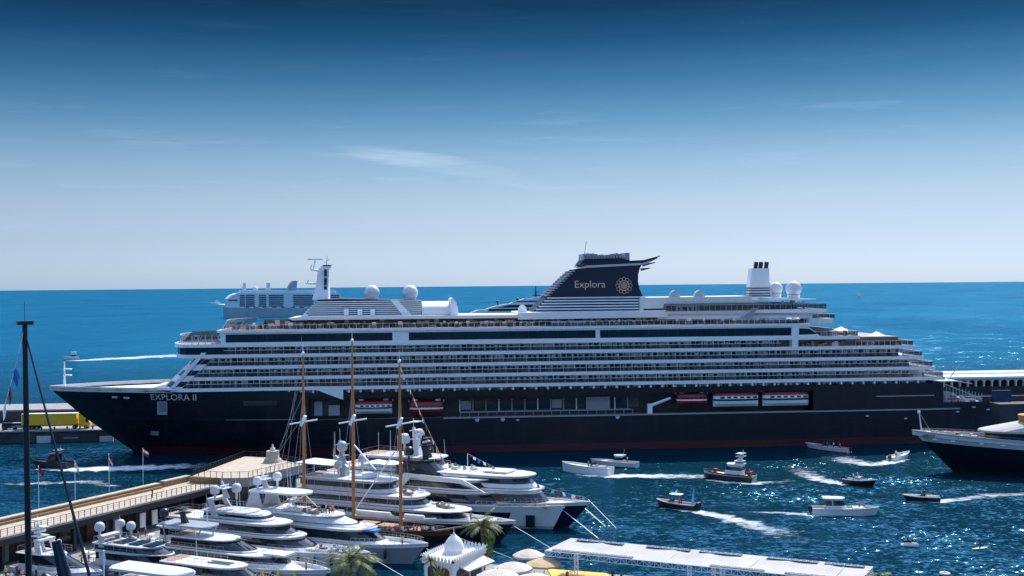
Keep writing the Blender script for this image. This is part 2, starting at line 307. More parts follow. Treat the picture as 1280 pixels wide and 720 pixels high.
def wake(label, pts, z=0.05):
    """pts: (px, py, half-width in metres, density 0..0.7); foam breaks up towards its edges"""
    b = MB(); rings = []; dens = []
    ps = []
    for i in range(len(pts)-1):
        for k in range(6):
            f = k/6; ps.append(tuple(a+(c-a)*f for a, c in zip(pts[i], pts[i+1])))
    ps.append(pts[-1])
    W_ = [P(p[0], p[1], z) for p in ps]
    for i, p in enumerate(ps):
        d = W_[min(i+1, len(ps)-1)] - W_[max(i-1, 0)]; nrm = Vector((-d.y, d.x, 0)).normalized()
        wob, off = random.uniform(.75, 1.25), random.uniform(-.35, .35)
        rings.append([tuple(W_[i] + nrm*(p[2]*2.1*wob*q+p[2]*off)) for q in (-1, -0.5, 0, 0.5, 1)]); dens += [0, p[3]*0.8, p[3], p[3]*0.8, 0]
    b.loft(rings, 0, False, False, closed=False)
    o = b.build('wake', FOAM); a = o.data.attributes.new('dens', 'FLOAT', 'POINT'); a.data.foreach_set('value', dens[:len(o.data.vertices)])
    return tag(o, label, 'wake', kind='stuff')
# ---------------------------------------------------------------- the big cruise ship
SF = Frame(640, 314, 5.0); s, U, Z = SF.s, SF.u, SF.z
BM = 32.0; CV = BM/2                       # beam; v runs from the near side (0) to the far side
ship = thing('cruise_ship', 'huge cruise ship with black hull and rows of white balconies moored along the breakwater', 'cruise ship', SF.o, SF.a)
zH = Z(640, 487.2); zK = Z(640, 520.5); zB1 = 1.9
tipu, tipz = s(60, 484, CV); wlu = U(167, 572, CV)
endu = U(1243, 515, 0); zM = Z(1200, 503)
z411, z427, z440, z454, z467, z481 = (Z(660, y) for y in (411, 427, 440, 454, 467.5, 481))
def stem(z): return wlu + (tipu-wlu)*max(-0.15, min(1.1, z/zH))
def half(u, z):
    t = max(0.0, (u-stem(z)))/(78 - 34*max(0, z)/zH)
    h = CV*(math.sin(min(1, t)*math.pi/2))**0.82 if t < 1 else CV
    e = (u-(endu-22))/22
    if e > 0: h *= 1-0.16*e*e
    return h
def sheer(u):                               # forecastle rises a little to the stem
    k = [(tipu, tipz), (U(120, 485.5, 8), Z(120, 485.5, 8)), (U(200, 487, 1), Z(200, 487, 1)), (U(300, 487.5, 0), Z(300, 487.5, 0)), (U(400, 487.5), zH), (1e4, zH)]
    if u <= k[0][0]: return tipz
    for (a, za), (c, zc_) in zip(k, k[1:]):
        if u <= c: return za+(zc_-za)*(u-a)/(c-a)
def hull_band(mb, u_of, zs, ss, m=0, caps=True):
    """plating between the heights zs; u_of(z) gives (start, end) of the band at that height"""
    for sgn in (-1, 1):
        rings = []
        for z in zs:
            a, e = u_of(z); rings.append([(a+(e-a)*q, CV+sgn*half(a+(e-a)*q, z), z + (0 if z <= zK+.01 else (sheer(a+(e-a)*q)-zH)*min(1, (z-zK)/(zH-zK)))) for q in ss])
        if sgn > 0: rings = [r[::-1] for r in rings]
        mb.loft(rings, m, False, False, closed=False, sm=True)
SS = [0, .004, .01, .02, .035, .055, .08, .11, .15, .2, .25, .3, .36, .45, .6, .75, .88, .92, .95, .975, 1]
def send(z): return endu - 9*max(0, (5-z)/5)**2 - 3*max(0, (z-zM+3)/3)**2 if z <= zM else endu-3
b = MB(); hull_band(b, lambda z: (stem(z), send(z)), [zB1, 5, 8, zK-0.5, zK], SS)
uA, uE = U(386, 500), U(1016, 500)
def q_of(a, e, n): return [i/n for i in range(n+1)]
hull_band(b, lambda z: (stem(z), uA), [zK+(zH-zK)*k/6 for k in range(7)], [0, .008, .02, .04, .07, .11, .16, .22, .3, .4, .5, .65, .8, 1])
uS = U(1180, 495)
hull_band(b, lambda z: (uE, uS), [zK, zM, zH], [0, .3, .6, .8, 1])
# stern plating below the mooring deck, transom
hull_band(b, lambda z: (uS, send(z)), [zK, zM], [0, .25, .5, .75, .9, 1])
b.box(endu-3.2, endu-2.9, CV-half(endu-3, 9), CV+half(endu-3, 9), -1, zM, 0)
hull = b.build('hull', navy, ship)
b = MB(); hull_band(b, lambda z: (stem(z), send(z)), [-2.5, 0, zB1], SS); b.build('boot_stripe', boot, hull)
b = MB()                                     # light rubbing strake on the knuckle
pts = [(u, CV-half(u, zK)-0.10) for u in [stem(zK)+95+i*10 for i in range(17)] if u < endu-4]
for (u0, v0), (u1, v1) in zip(pts, pts[1:]): b.add([(u0,v0-.12,zK-.3),(u1,v1-.12,zK-.3),(u1,v1-.12,zK+.05),(u0,v0-.12,zK+.05),(u0,v0+.3,zK+.05),(u1,v1+.3,zK+.05)], [(0,1,2,3),(3,2,5,4)])
b.build('rubbing_strake', greyp, hull)
b = MB(); pts = [(u, half(u, zH)-0.1) for u in [tipu+0.6+i*(uA-tipu)/26 for i in range(27)]]
top = [(u, CV-h, sheer(u)-0.75) for u, h in pts] + [(u, CV+h, sheer(u)-0.75) for u, h in pts[::-1]]
b.add(top, [list(range(len(top)))]); b.build('forecastle_deck', offw, ship)
b = MB()
for sg in (-1, 1):
    ln = [(u, CV+sg*h, sheer(u)) for u, h in pts[:14]]
    for p, q in zip(ln, ln[1:]): b.add([(p[0],p[1],p[2]-.35),(q[0],q[1],q[2]-.35),(q[0],q[1],q[2]+.45),(p[0],p[1],p[2]+.45),(p[0],p[1]-.25*sg,p[2]+.45),(q[0],q[1]-.25*sg,q[2]+.45),(q[0],q[1]-.25*sg,q[2]-.9),(p[0],p[1]-.25*sg,p[2]-.9)], [(0,1,2,3),(3,2,5,4),(4,5,6,7)])
b.build('bulwark', offw, ship)
for u, w, v in ((tipu+20, 1.5, CV-3.5), (tipu+24, 1.2, CV+2.5), (tipu+27, 1.8, CV-5), (tipu+31, 1.3, CV+3)):
    b = MB(); b.box(u, u+w, v, v+1.2, zH-1.0, zH-.3); b.tube((u+w*.5, v-.5, zH-.1), (u+w*.5, v+1.7, zH-.1), .45, n=10); b.build('winch', lgrey, ship)
b = MB(); u = U(80.5, 470, CV); b.tube((u, CV, tipz-1), (u, CV, Z(80, 452, CV)), .45, .2, 6)
for z in (tipz+3, tipz+4.6): b.box(u-.2, u+1.8, CV-.8, CV+.8, z, z+.25)
b.build('foremast', white, ship)
# name on the bow, following the flare of the plating
me = text_mesh('EXPLORA II', U(246, 497)-U(187.5, 497), Z(215, 492.8)-Z(215, 500.6)); u0, z0 = U(187, 500), Z(215, 500.4)
for v in me.vertices:
    uu, zz = u0+v.co.x, z0+v.co.y-0.012*v.co.x; v.co = (uu, CV-half(uu, zz)-0.45, zz)
put_mesh('ship_name', me, silver, ship)
def hullpatch(name, px0, px1, py0, py1, m, out=0.07, par=None):
    z0, z1 = Z((px0+px1)/2, py1), Z((px0+px1)/2, py0); b = MB()
    # columns solved on the flared plating
    def hit(px, z):
        py = 500.0; u = 0
        v = 8.0
        for _ in range(12):
            u = U(px, 500, v); v = CV-half(u, z)
        return (u, v-out, z)
    cols = [hit(px0+(px1-px0)*i/4, z) for i in range(5) for z in (z0, z1)]
    b.add(cols, [(2*i, 2*i+2, 2*i+3, 2*i+1) for i in range(4)]); return b.build(name, m, par or hull)
for a in ((140, 147, 497.5, 500), (154.5, 162, 498, 500.5)): hullpatch('mooring_port', *a, white)  # white fill paints in the light showing at these openings
hullpatch('shell_door', 196.5, 209, 503, 521, lgrey); hullpatch('door_recess', 198.5, 207.5, 504.5, 517, greyp, 0.16)
hullpatch('anchor_pocket', 188, 198, 544, 550, greyp)
for px, py in ((596.5, 524.5), (628.5, 524), (772, 521)): 
    b = MB(); u, z = s(px, py); b.tube((u, -.05, z), (u, .3, z), .55, n=12); b.build('thruster_mark', lgrey, hull)
for px, py in ((645, 525), (1082, 520), (1130, 523), (1215, 509.5), (1233, 513), (1195, 515)): hullpatch('mooring_port', px, px+4, py-.8, py+.8, lgrey)
hullpatch('painted_wave', 1095, 1168, 494.2, 495.4, greyp)
hullpatch('shell_door', 304, 346, 501, 507, dark); hullpatch('pale_chine', 282, 370, 524.6, 525.4, greyp)
# promenade recess with the boats
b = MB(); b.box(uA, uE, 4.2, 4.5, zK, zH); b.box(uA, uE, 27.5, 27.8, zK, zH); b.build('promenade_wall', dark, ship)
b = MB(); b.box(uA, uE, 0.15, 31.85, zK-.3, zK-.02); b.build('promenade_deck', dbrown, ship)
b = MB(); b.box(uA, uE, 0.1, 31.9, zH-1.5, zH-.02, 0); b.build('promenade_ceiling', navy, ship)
b = MB(); u0, u1 = U(575, 508), U(792, 508); zt, zb_ = Z(680, 500), Z(680, 514.5); k = 0; u = u0
while u < u1:
    b.box(u, u+.28, 4.0, 4.14, zb_, zt, 0 if k % 3 == 0 else 1)
    b.box(u+.5, u+3.1, 4.05, 4.17, zb_+.5, zt-.3, 2 if k % 7 else 1); u += 3.45; k += 1
b.box(u0, u1, 3.95, 4.12, zb_-.3, zb_, 1); b.box(U(735, 505), U(765, 505), 3.2, 4.1, zb_, zt+.3, 1)
b.build('promenade_window', [white, greyp, teal], ship)
b = MB(); u = u0
while u < u1: b.box(u, u+.12, .25, .37, zK, zK+1.2, 0); u += 2.4
b.box(u0, u1, .22, .40, zK+1.15, zK+1.3, 0); b.build('promenade_rail', greyp, ship)
b = MB(); a, z_ = s(813, 508); c_, zc = s(839, 498); b.tube((a, 1, z_), (c_, 1, zc), .5, .35, 6); b.box(a-.6, a+.6, .4, 1.8, zK, z_+.6); b.build('boat_crane', white, ship)
for v0, v1 in ((-0.12, 0.1), (31.9, 32.12)): b = MB(); b.side([s(384, 483), s(429, 483), s(429, 499.5), s(424, 498), s(396, 487.5)], v0, v1); b.build('superstructure_sweep', white, ship)
b = MB(); b.box(U(386, 510), U(424, 510), 2.5, 4, Z(400, 522), Z(400, 500), 0); b.box(U(392, 505), U(402, 505), 2.2, 2.6, Z(400, 521), Z(400, 503), 1); b.box(U(410, 505), U(424, 505), 2.2, 2.6, Z(400, 521), Z(400, 508), 1)
b.build('davit_house', [dark, greyp], ship)
# ---- superstructure
def nose(u0, u1, v0, v1, ln, back=0.0, n=10):
    """plan outline with a rounded bow end at u0"""
    vm, hv = (v0+v1)/2, (v1-v0)/2
    return [(u1, v1), (u1, v0)] + [(u0+ln-ln*math.cos(math.pi*(i/n-.5))**.75, vm-hv*math.cos(math.pi*(i/n))) for i in range(n+1)]
f = {k: U(px, y, CV) for k, px, y in (('427', 222, 428), ('440', 224, 442), ('454', 243, 456), ('467', 226, 470), ('481', 208, 483), ('H', 197, 485))}
aft = {k: U(px, y, 4) for k, px, y in (('427', 1068, 420), ('440', 1136, 432), ('454', 1147, 444), ('467', 1161, 458), ('481', 1173, 471), ('H', 1186, 485))}
lev = [('427', z427), ('440', z440), ('454', z454), ('467', z467), ('481', z481)]
for k, z in lev:
    b = MB(); b.prism(nose(f[k], aft[k], -0.15, BM+.15, 7), z-.45, z+.42); b.build('deck_edge', white, ship)
# raked white front with three tiers of dark windows
fr = [(Z(212, 487, 0), f['H']), (z481, U(208, 480, CV)), (z467, U(222, 470, CV)), (z454, U(236, 456, CV)), (z440, U(250, 443, CV))]
b = MB(); rings = [[(u, v, z) for u, v in nose(u0, u0+6.5, 0.0, BM, 5)] for z, u0 in fr]; b.loft(rings, 0)
front = b.build('superstructure_front', white, ship)
def fu(z):
    for (za, ua), (zb, ub) in zip(fr, fr[1:]):
        if z <= zb: return ua+(ub-ua)*(z-za)/(zb-za)
    return fr[-1][1]
for za, zb in ((z481+.9, z481+2.2), (z467+.9, z467+2.2), (z454+.9, z454+2.2)):
    b = MB(); rg = []
    for z in (za, zb):
        o = nose(fu(z)-.08, fu(z)+6.4, -.08, BM+.08, 5)[1:]; o.append((o[0][0], o[-1][1])); rg.append([(u, v, z) for u, v in o])
    b.loft(rg, 0, False, False, closed=False); b.build('front_window', glass, front)
for v0, v1 in ((-.2, .5), (31.5, 32.2)): b = MB(); b.side([s(212.5, 485), s(218.5, 485), s(258, 441), s(252, 441)], v0, v1); b.build('raked_pillar', white, ship)
# bridge deck and observation terrace
b = MB(); b.prism(nose(f['440']+.3, U(282, 435), .15, BM-.15, 7), z440+.4, z427-.4); b.build('bridge_window', glass, ship)
b = MB(); b.prism(nose(f['427']+1.2, U(276, 420), 3, BM-3, 7), z427+.3, z411-1.2, 0)
u0 = U(226, 428, CV)
b.build('observation_lounge', [rglass], ship)
b = MB()
for u, v in nose(U(226, 428, CV), U(276, 420), .4, BM-.4, 7, n=24)[2:]: b.tube((u, v, z427), (u+1.2, v, z411-.6), .07, n=4)
o = nose(U(229, 428, CV), U(276, 420), .5, BM-.5, 7, n=24)[2:]
for (a0, b0), (a1, b1) in zip(o, o[1:]): b.tube((a0, b0, z411-.8), (a1, b1, z411-.8), .16, n=4)
for px in (239, 247, 256, 264, 272): b.box(U(px, 420), U(px, 420)+.25, .3, .5, z427, z411-.8)
b.build('terrace_rail', lgrey, ship)
b = MB(); b.side([s(228, 427.5), s(240, 414), s(274, 413), s(274, 427.5)], .55, .62); b.build('wind_screen', rglass, ship)
# core walls behind the balconies
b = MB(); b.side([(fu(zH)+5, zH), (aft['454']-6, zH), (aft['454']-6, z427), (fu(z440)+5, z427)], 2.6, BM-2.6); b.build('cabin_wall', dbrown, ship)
b = MB(); b.box(aft['454']-6, aft['481']-4, 4, BM-4, zH-.2, z467-.5); b.build('aft_wall', offw, ship)
# upper lounge deck: white wall with long tinted windows
u0, u1 = U(276, 421), U(1008, 415)
b = MB(); b.side([(u0, z427), (U(1028, 420), z427), (U(1009, 410), z411), (u0, z411)], .1, BM-.1); b.prism([(u0-1,-.25),(u1+1,-.25),(u1+1,BM+.25),(u0-1,BM+.25)], z411-.1, z411+.55); b.build('lounge_wall', white, ship)
for a, e in ((282, 490.5), (511, 744.5), (750, 989)): 
    b = MB(); zt, zb = z411-.55, z427+.75; b.box(U(a, 420), U(e, 420), .02, .12, zb, zt, 0)
    x = U(a, 420)+2.5
    while x < U(e, 420)-1: b.box(x, x+.10, .0, .08, zb, zt, 1); x += 2.6
    b.build('lounge_window', [teal, black], ship)
b = MB(); b.side([s(999, 418.5), s(1022, 417.5), s(1012, 411), s(999, 410.5)], .03, .12); b.build('lounge_window', teal, ship)
b = MB(); b.box(U(990, 420), U(997.5, 420), -.22, 2.5, z440, z411); b.build('white_pier', white, ship)
# balconies: pitch 3.05 m, five rows
rows = [(z440, z427, 279, 989), (z454, z440, 258, 1128), (z467, z454, 246, 1140), (z481, z467, 233, 1152), (zH, z481, 300, 1166)]
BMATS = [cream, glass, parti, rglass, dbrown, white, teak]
def balcony(mb, u, z0, z1, w, low):
    zt = z1-.45; zb = z0+.40 if not low else z0
    mb.box(u, u+w, 1.85, 2.05, zb, zt, random.choice((0, 0, 0, 2, 4)))
    x = u+.35+random.random()*.3
    mb.box(x, x+1.0+random.random()*.35, 1.77, 1.87, zb, zt-.35, 1)
    if random.random() < .6: mb.box(x+1.4, x+2.0, 1.76, 1.87, zb, zt-.4, random.choice((1, 1, 4)))
    mb.box(u+1.42, u+1.62, 1.4, 1.85, zb, zt, 2)
    if random.random() < .4: mb.box(x+.3, x+.3+.4+random.random()*.5, 1.7, 1.8, zb, zt-.4, random.choice((5, 2)))
    mb.box(u-.06, u+.06, .35 if not low else .5, 2.3, zb, zt, 2)
    if not low:
        mb.box(u+.05, u+w-.05, .06, .11, zb, zb+1.0, 3); mb.box(u+.02, u+w-.02, .03, .14, zb+1.0, zb+1.1, 2)
    else: mb.box(u, u+.5, .15, .4, zb, zt, 2)
    for _ in range(2):
        if random.random() < .6:
            x = u+.3+random.random()*2; mb.box(x, x+.5, .8, 1.5, zb, zb+.5+random.random()*.6, random.choice((2, 4, 6, 4)))
count = 0; rest = MB()
for r, (z0, z1, pa, pe) in enumerate(rows):
    ym = 434+13.5*r; u, ue = U(pa, ym+2), U(pe, ym-6); n_ = int((ue-u)/3.05)
    for i in range(n_):
        if i < 20: b = MB(); balcony(b, u, z0, z1, 3.05, r == 4); b.build('balcony', BMATS, ship)
        else: balcony(rest, u, z0, z1, 3.05, r == 4)
        u += 3.05
tag(rest.build('balconies', BMATS, ship), kind='stuff')
# ---- stepped terraces at the stern
def glassrail(px0, px1, z, vs=(.3, BM-.3), h=1.2, name='terrace_rail', v=4):
    a, e = U(px0, 430), U(px1, 430, v)
    for vv in vs:
        b = MB(); b.box(a, e, vv, vv+.06, z, z+h, 0); b.box(a, e, vv-.04, vv+.1, z+h, z+h+.1, 1)
        x = a
        while x < e: b.box(x, x+.1, vv-.03, vv+.09, z, z+h, 1); x += 1.6
        b.build(name, [rglass, lgrey], ship)
    b = MB(); b.box(e-.06, e, vs[0], vs[1], z, z+h, 0); b.box(e-.1, e+.04, vs[0], vs[1], z+h, z+h+.1, 1); b.build(name, [rglass, lgrey], ship)
for a, e, z in ((1012, 1066, z427+.42), (1070, 1134, z440+.42), (1128, 1145, z454+.42), (1140, 1158, z467+.42), (1152, 1171, z481+.42)): glassrail(a, e, z)
b = MB()
for a, e, z, zt in ((999, 1064, z440, z427-.4), (1018, 1040, z427, z427+2.4), (1068, 1118, z440, z440+2.2)):
    b.box(U(a, 430), U(e, 430, 4), 4, BM-4, z+.4, zt, 0)
b.build('terrace_house', [dbrown], ship)
b = MB()
for k in range(150):
    a, e, z = random.choice(((1014, 1062, z427+.42), (1072, 1130, z440+.42), (1000, 1060, z440+.42)))
    u = U(random.uniform(a, e), 430); v = random.uniform(.8, 6); w = random.uniform(.4, 1.1); b.box(u, u+w, v, v+.6, z, z+random.uniform(.5, 1.5), random.randrange(4))
tag(b.build('terrace_furniture', [teak, parti, dbrown, cream], ship), kind='stuff')
for px, py, zz in ((1095.5, 417, z440+.4), (1051, 411, z427+.4)):
    b = MB(); u, z = s(px, py, 9); b.lathe([(3.4, -.9), (1.6, -.1), (.05, .6)], (u, 9, z), 4 if px > 1090 else 8); b.tube((u, 9, zz), (u, 9, z), .1); b.build('terrace_parasol', canvas, ship)
# mooring deck at the stern: railings, winches, frames
b = MB(); uu = uS
b.box(uS-.3, uS+.1, 1, BM-1, zM, zH, 3); b.box(uS, endu-3, 2, BM-2, zM-.1, zM+.02, 1)
while uu < endu-3:
    zt = zH-.6-(uu-uS)/(endu-3-uS)*2.6; b.box(uu, uu+.1, .4, .5, zM, zt, 0); uu += .9
for k in range(4): b.tube((uS+.2, .45, zM+.6+k*.8), (endu-3.2, .45, zM+.5+k*.25), .06, n=4)
b.tube((uS+.2, .45, zH-.3), (endu-3.4, .45, zM+.9), .12, n=4)
for k in range(26):
    u = random.uniform(uS+.5, endu-4.5); v = random.uniform(.8, 5); t = 1-(u-uS)/(endu-3-uS); b.box(u, u+random.uniform(.3, 1.6), v, v+1, zM, zM+random.uniform(.3, .7+2.3*t), random.choice((0, 1, 2, 2)))
b.build('mooring_deck', [lgrey, greyp, dbrown, navy], ship)
b = MB(); u = U(1186, 480); b.box(u-3, u+4, 3, BM-3, zH-.1, zH+.25, 0); b.tube((u+2, 5, zH), (u+5.5, 5, zH+4.5), .15, n=5, m=0); b.tube((u+4, 5, zH), (u+9, 5, zH-.8), .12, n=5, m=0); b.build('stern_fitting', lgrey, ship)
# ---- sun deck
zS = z411+.55; zU = Z(600, 393.5, 8)
b = MB(); b.box(U(330, 400, 9), U(1010, 400, 9), 9, 9.3, zS, zU-.6, 0); x = U(330, 400, 9); k = 0
while x < U(1000, 400, 9):
    w = random.uniform(.5, 1.6); b.box(x, x+w, 8.85, 9.05, zS, zU-.8-random.random(), random.choice((1, 2, 3, 1))); x += w+random.uniform(.3, 1.5)
b.build('sun_deck_house', [dbrown, cream, parti, glass], ship)
b = MB(); b.box(U(276, 408), U(1008, 402), .2, BM-.2, zS-.1, zS+.02); b.build('sun_deck', teak, ship)
b = MB(); x = U(278, 409)
while x < U(1010, 402):
    b.box(x, x+.1, .25, .36, zS, zS+1.25); x += 1.7
b.box(U(278, 409), U(1010, 402), .22, .4, zS+1.25, zS+1.36); b.build('sun_deck_rail', lgrey, ship)
b = MB(); b.box(U(290, 409), U(1008, 402), .28, .33, zS+.1, zS+1.0); b.build('sun_deck_screen', rglass, ship)
b = MB(); b.loft([[(u, v, z) for u, v in nose(U(px, y, CV), U(395, 405), .6, BM-.6, 6, n=16)[2:]] for px, y, z in ((279, 410, zS), (286, 402, Z(300, 401.5, .6)))], 0, False, False, closed=False)
b.build('bow_wind_screen', rglass, ship)
b = MB()
for k in range(16):
    o = nose(U(279, 410, CV), U(385, 405), .5, BM-.5, 6, n=16)[2:]; t = nose(U(286, 402, CV), U(385, 405), .5, BM-.5, 6, n=16)[2:]
    b.tube((*o[k], zS), (*t[k], Z(300, 401.5, .6)), .07, n=4); b.tube((*t[k], Z(300, 401.5, .6)), (*t[k+1], Z(300, 401.5, .6)), .1, n=4)
b.build('screen_frame', lgrey, ship)
b = MB()
for k in range(260):
    u = random.uniform(U(300, 408), U(990, 402)); v = random.uniform(.9, 8); b.box(u, u+random.uniform(.3, 1.2), v, v+.6, zS, zS+random.uniform(.3, 1.7), random.randrange(5))
tag(b.build('deck_furniture', [teak, parti, dbrown, cream, offw], ship), kind='stuff')
b = MB(); b.side([s(360, 398, 5), s(384, 395.5, 5), s(1000, 391, 5), s(1000, 394, 5), s(384, 400, 5), s(366, 400.5, 5)], 5, BM-5); b.side([s(648, 391, 4.5), s(835, 388, 4.5), s(835, 396.5, 4.5), s(648, 399.5, 4.5)], 4.5, BM-4.5); b.build('upper_deck', white, ship)
# slatted screen under the radar mast
lv = [s(378, 396, 9), s(398, 374.5, 9), s(427, 373.5, 9), s(527, 375.5, 9), s(527, 394, 9)]
b = MB(); b.side(lv, 9.2, BM-9.2, 1)
za, zt = Z(450, 395, 9), Z(450, 375, 9); n_ = 8
for k in range(n_):
    z = za+(zt-za)*k/n_; t = k/n_; ua = lv[0][0]+(lv[1][0]-lv[0][0])*min(1, t*1.02); b.box(ua-.3, lv[4][0], 8.85, BM-8.85, z, z+.26, 0)
b.build('slatted_screen', [white, dark], ship)
b = MB(); b.side([s(488, 375, 8.5), s(497, 375, 8.5), s(517, 396, 8.5), s(505, 396, 8.5)], 8.5, 9.1); b.side([s(375, 398, 8.5), s(380, 393, 8.5), s(384, 393, 8.5), s(388, 398, 8.5)], 8, 12)
for px in (430, 447, 463): b.box(U(px, 390, 8), U(px, 390, 8)+1.2, 7.6, 8.6, Z(px, 394, 8), Z(px, 386, 8))
b.build('screen_brace', white, ship)
# radar mast
b = MB(); prof = [(392, 374.5, 5), (396.5, 355, 3.4), (398, 338, 2.6), (404, 331.8, 2.2)]; prr = [(411.5, 374.5, 5), (411.5, 352, 3.4), (412.5, 340, 2.6), (413.5, 331.8, 2.2)]
b.loft([[(s(x0, y0, CV)[0], CV-w, Z(x0, y0, CV)), (s(x1, y1, CV)[0], CV-w, Z(x0, y0, CV)), (s(x1, y1, CV)[0], CV+w, Z(x0, y0, CV)), (s(x0, y0, CV)[0], CV+w, Z(x0, y0, CV))] for (x0, y0, w), (x1, y1, _) in zip(prof, prr)], 0)
mast = b.build('radar_mast', white, ship)
b = MB()
def pc(px, py): u, z = s(px, py, CV); return (u, CV, z)
b.tube(pc(388.5, 337), pc(398, 338.5), .35, n=6); b.tube(pc(388.5, 337), pc(389.5, 331), .2, n=5); b.tube(pc(392, 336), pc(394, 325.5), .22, n=5); u, z = s(394, 325, CV); b.box(u-2, u+2, CV-.3, CV+.3, z, z+.35)
b.build('radar_scanner', white, mast); b = MB(); b.tube(pc(382, 354), pc(396, 355), .3, n=6); b.tube(pc(384.5, 354), pc(385.5, 350), .2, n=5); b.build('camera_arm', white, mast); b = MB(); b.tube(pc(408, 332), pc(409, 320), .14, n=4); b.tube(pc(405, 329), pc(412, 324), .1, n=4)
b.build('antenna', white, mast)
b = MB(); u0, u1 = U(404.5, 333, CV), U(414, 333, CV); b.box(u0, u1, CV-2.4, CV+2.4, Z(409, 332.6, CV), Z(409, 331.3, CV))
for py in (341, 352, 362): u, z = s(408, py, CV); b.box(u-.35, u+.35, CV-4, CV-2.6, z-.9, z+.9)
b.build('mast_window', black, mast)
def radome(px, py, rpx, v, par=ship):
    u, z = s(px, py, v); r = rpx*(314+v)/F; b = MB(); b.sphere((u, v, z), r, n=20, k=12); b.tube((u, v, z-r*1.4), (u, v, z-r*.8), r*.72, r*.85, n=14); b.build('radome', gel, par)
radome(465, 365.5, 9.2, 14); radome(512.8, 366, 9.8, 14); radome(970, 360.5, 8.3, 14); radome(992, 361, 10, 11)
b = MB()
for px, py in ((465, 376), (513, 377), (992, 371)): u, z = s(px, py, 13); b.tube((u, 13, z-2), (u, 13, z+1), .9, 1.6, n=12)
b.build('radome_pedestal', white, ship)
# sliding pool roof and rounded fin
b = MB(); ua, ub = U(527.5, 390, 8), U(566, 390, 8); zb, zt = Z(545, 393.5, 8), Z(545, 377, 8)
b.loft([[(u, 8+.3+(BM-16)*(.5-.5*math.cos(math.pi*j/10)), zb+(zt-zb)*math.sin(math.pi*j/10)**.6) for j in range(11)] for u in (ua, (ua+ub)/2, ub)], 0, True, True, closed=False, sm=True); pr = b.build('pool_roof', canvas, ship)
b = MB(); b.side([s(563, 394, 7.5), s(563.5, 374, 7.5), s(566, 372.5, 7.5), s(570, 377, 7.5), s(572.5, 386, 7.5), s(573, 394, 7.5)], 7.5, BM-7.5); b.build('roof_end_arch', white, ship)
def arch(px0, px1, pyt, pyb, v0, v1, m, name):
    b = MB(); um = (U(px0, pyb, v0)+U(px1, pyb, v0))/2; hw = (U(px1, pyb, v0)-U(px0, pyb, v0))/2; z0, z1 = Z(px0, pyb, v0), Z(px0, pyt, v0)
    b.side([(um-hw*math.cos(math.pi*j/12), z0+(z1-z0)*math.sin(math.pi*j/12)**.8) for j in range(13)], v0, v1); return b.build(name, m, ship)
arch(647.5, 659, 381, 394, 8, 9, white, 'white_fin')
arch(837, 851, 363, 378, 9, 11, lgrey, 'shade_arch'); arch(867.5, 882, 363, 378, 9, 11, lgrey, 'shade_arch')
# funnel
FV0, FV1 = 9.0, 23.0
b = MB(); b.side([s(662, 394, 8.6), s(684, 371.5, 8.6), s(806, 370.5, 8.6), s(823, 388, 8.6), s(823, 391, 8.6)], 8.8, 23.2, 1)
for k in range(6):
    py = 371.2+k*3.5; pl = 684-(py-371.5)*1.0; pr_ = 806.5+(py-371)*1.0
    b.box(U(pl-.5, py, 8.6), U(pr_, py, 8.6), 8.5, 23.5, Z(740, py+1.55, 8.6), Z(740, py, 8.6), 0)
fb = b.build('funnel_base', [white, navy2], ship)
b = MB(); b.box(U(800, 385, 8), U(805, 385, 8), 8.3, 8.7, Z(800, 391, 8), Z(800, 384, 8)); b.build('base_door', white, fb)
body = [(683, 371.3), (689, 366), (697, 357), (705, 349), (714, 341), (722, 335.5), (730, 333), (760, 332), (803, 330), (800, 335), (797.8, 343), (797.6, 352), (799.5, 361), (804, 371)]
b = MB(); b.side([s(*p, FV0) for p in body], FV0, FV1); fun = b.build('funnel', navy2, ship)
b = MB()
for k in range(11):
    t = k/10; px, py = 684+t*31, 369-t*30; u, z = s(px, py, FV0); b.box(u-.15, u+.8, FV0-.2, FV1+.2, z-.2, z+.1, 0)
b.build('funnel_louvre', greyp, fun)
b = MB(); b.side([s(718, 336.5, 8.7), s(733, 332, 8.7), s(804, 328.6, 8.7), s(813, 325.8, 8.7), s(810, 329.5, 8.7), s(803, 331.2, 8.7), s(735, 334.6, 8.7)], 8.6, 23.4, 1)
b.side([s(726, 332.5, 9.2), s(731, 328.5, 9.2), s(800, 325.2, 9.2), s(812, 324.5, 9.2), s(806, 328.5, 9.2), s(735, 332.2, 9.2)], 9.1, 22.9, 0); b.build('funnel_brim', [navy2, lgrey], fun)
b = MB()
for (a, c_) in (((803, 327), (825, 320)), ((803, 331.5), (819, 328)), ((801, 337), (813, 335)), ((804, 329.5), (822, 322.3))):
    for v in (9.5, 13, 19, 22.5): 
        p, q = s(*a, v), s(*c_, v); b.tube((p[0], v, p[1]), (q[0], v, q[1]), .4, .12, n=5)
b.build('funnel_fin', navy2, fun)
b = MB(); zt, zb = Z(750, 316.6, 12), Z(750, 329, 12); u0, u1 = U(727, 322, 12), U(774, 322, 12)
b.side([s(725, 331, 11), s(730, 324, 11), s(776, 322.5, 11), s(790, 326.5, 11), s(790, 329, 11)], 11, 21, 0)
u = u0+.4
while u < u1: b.box(u, u+.62, 11.5, 20.5, Z(750, 327, 12), zt-random.random()*.5, 1); u += .82
b.box(U(781.5, 320, 12), U(787, 320, 12), 12, 20, zb, Z(785, 316, 12), 1); b.box(U(777, 320, 12), U(779, 320, 12), 12, 20, zb, Z(785, 319, 12), 1)
b.build('exhaust_grille', [black, greyp], fun)
b = MB(); b.tube(pc(728, 335), pc(733, 301.5), .13, .08, n=5); b.tube(pc(731.5, 334), pc(734, 318), .1, .07, n=4); b.build('antenna', lgrey, fun)
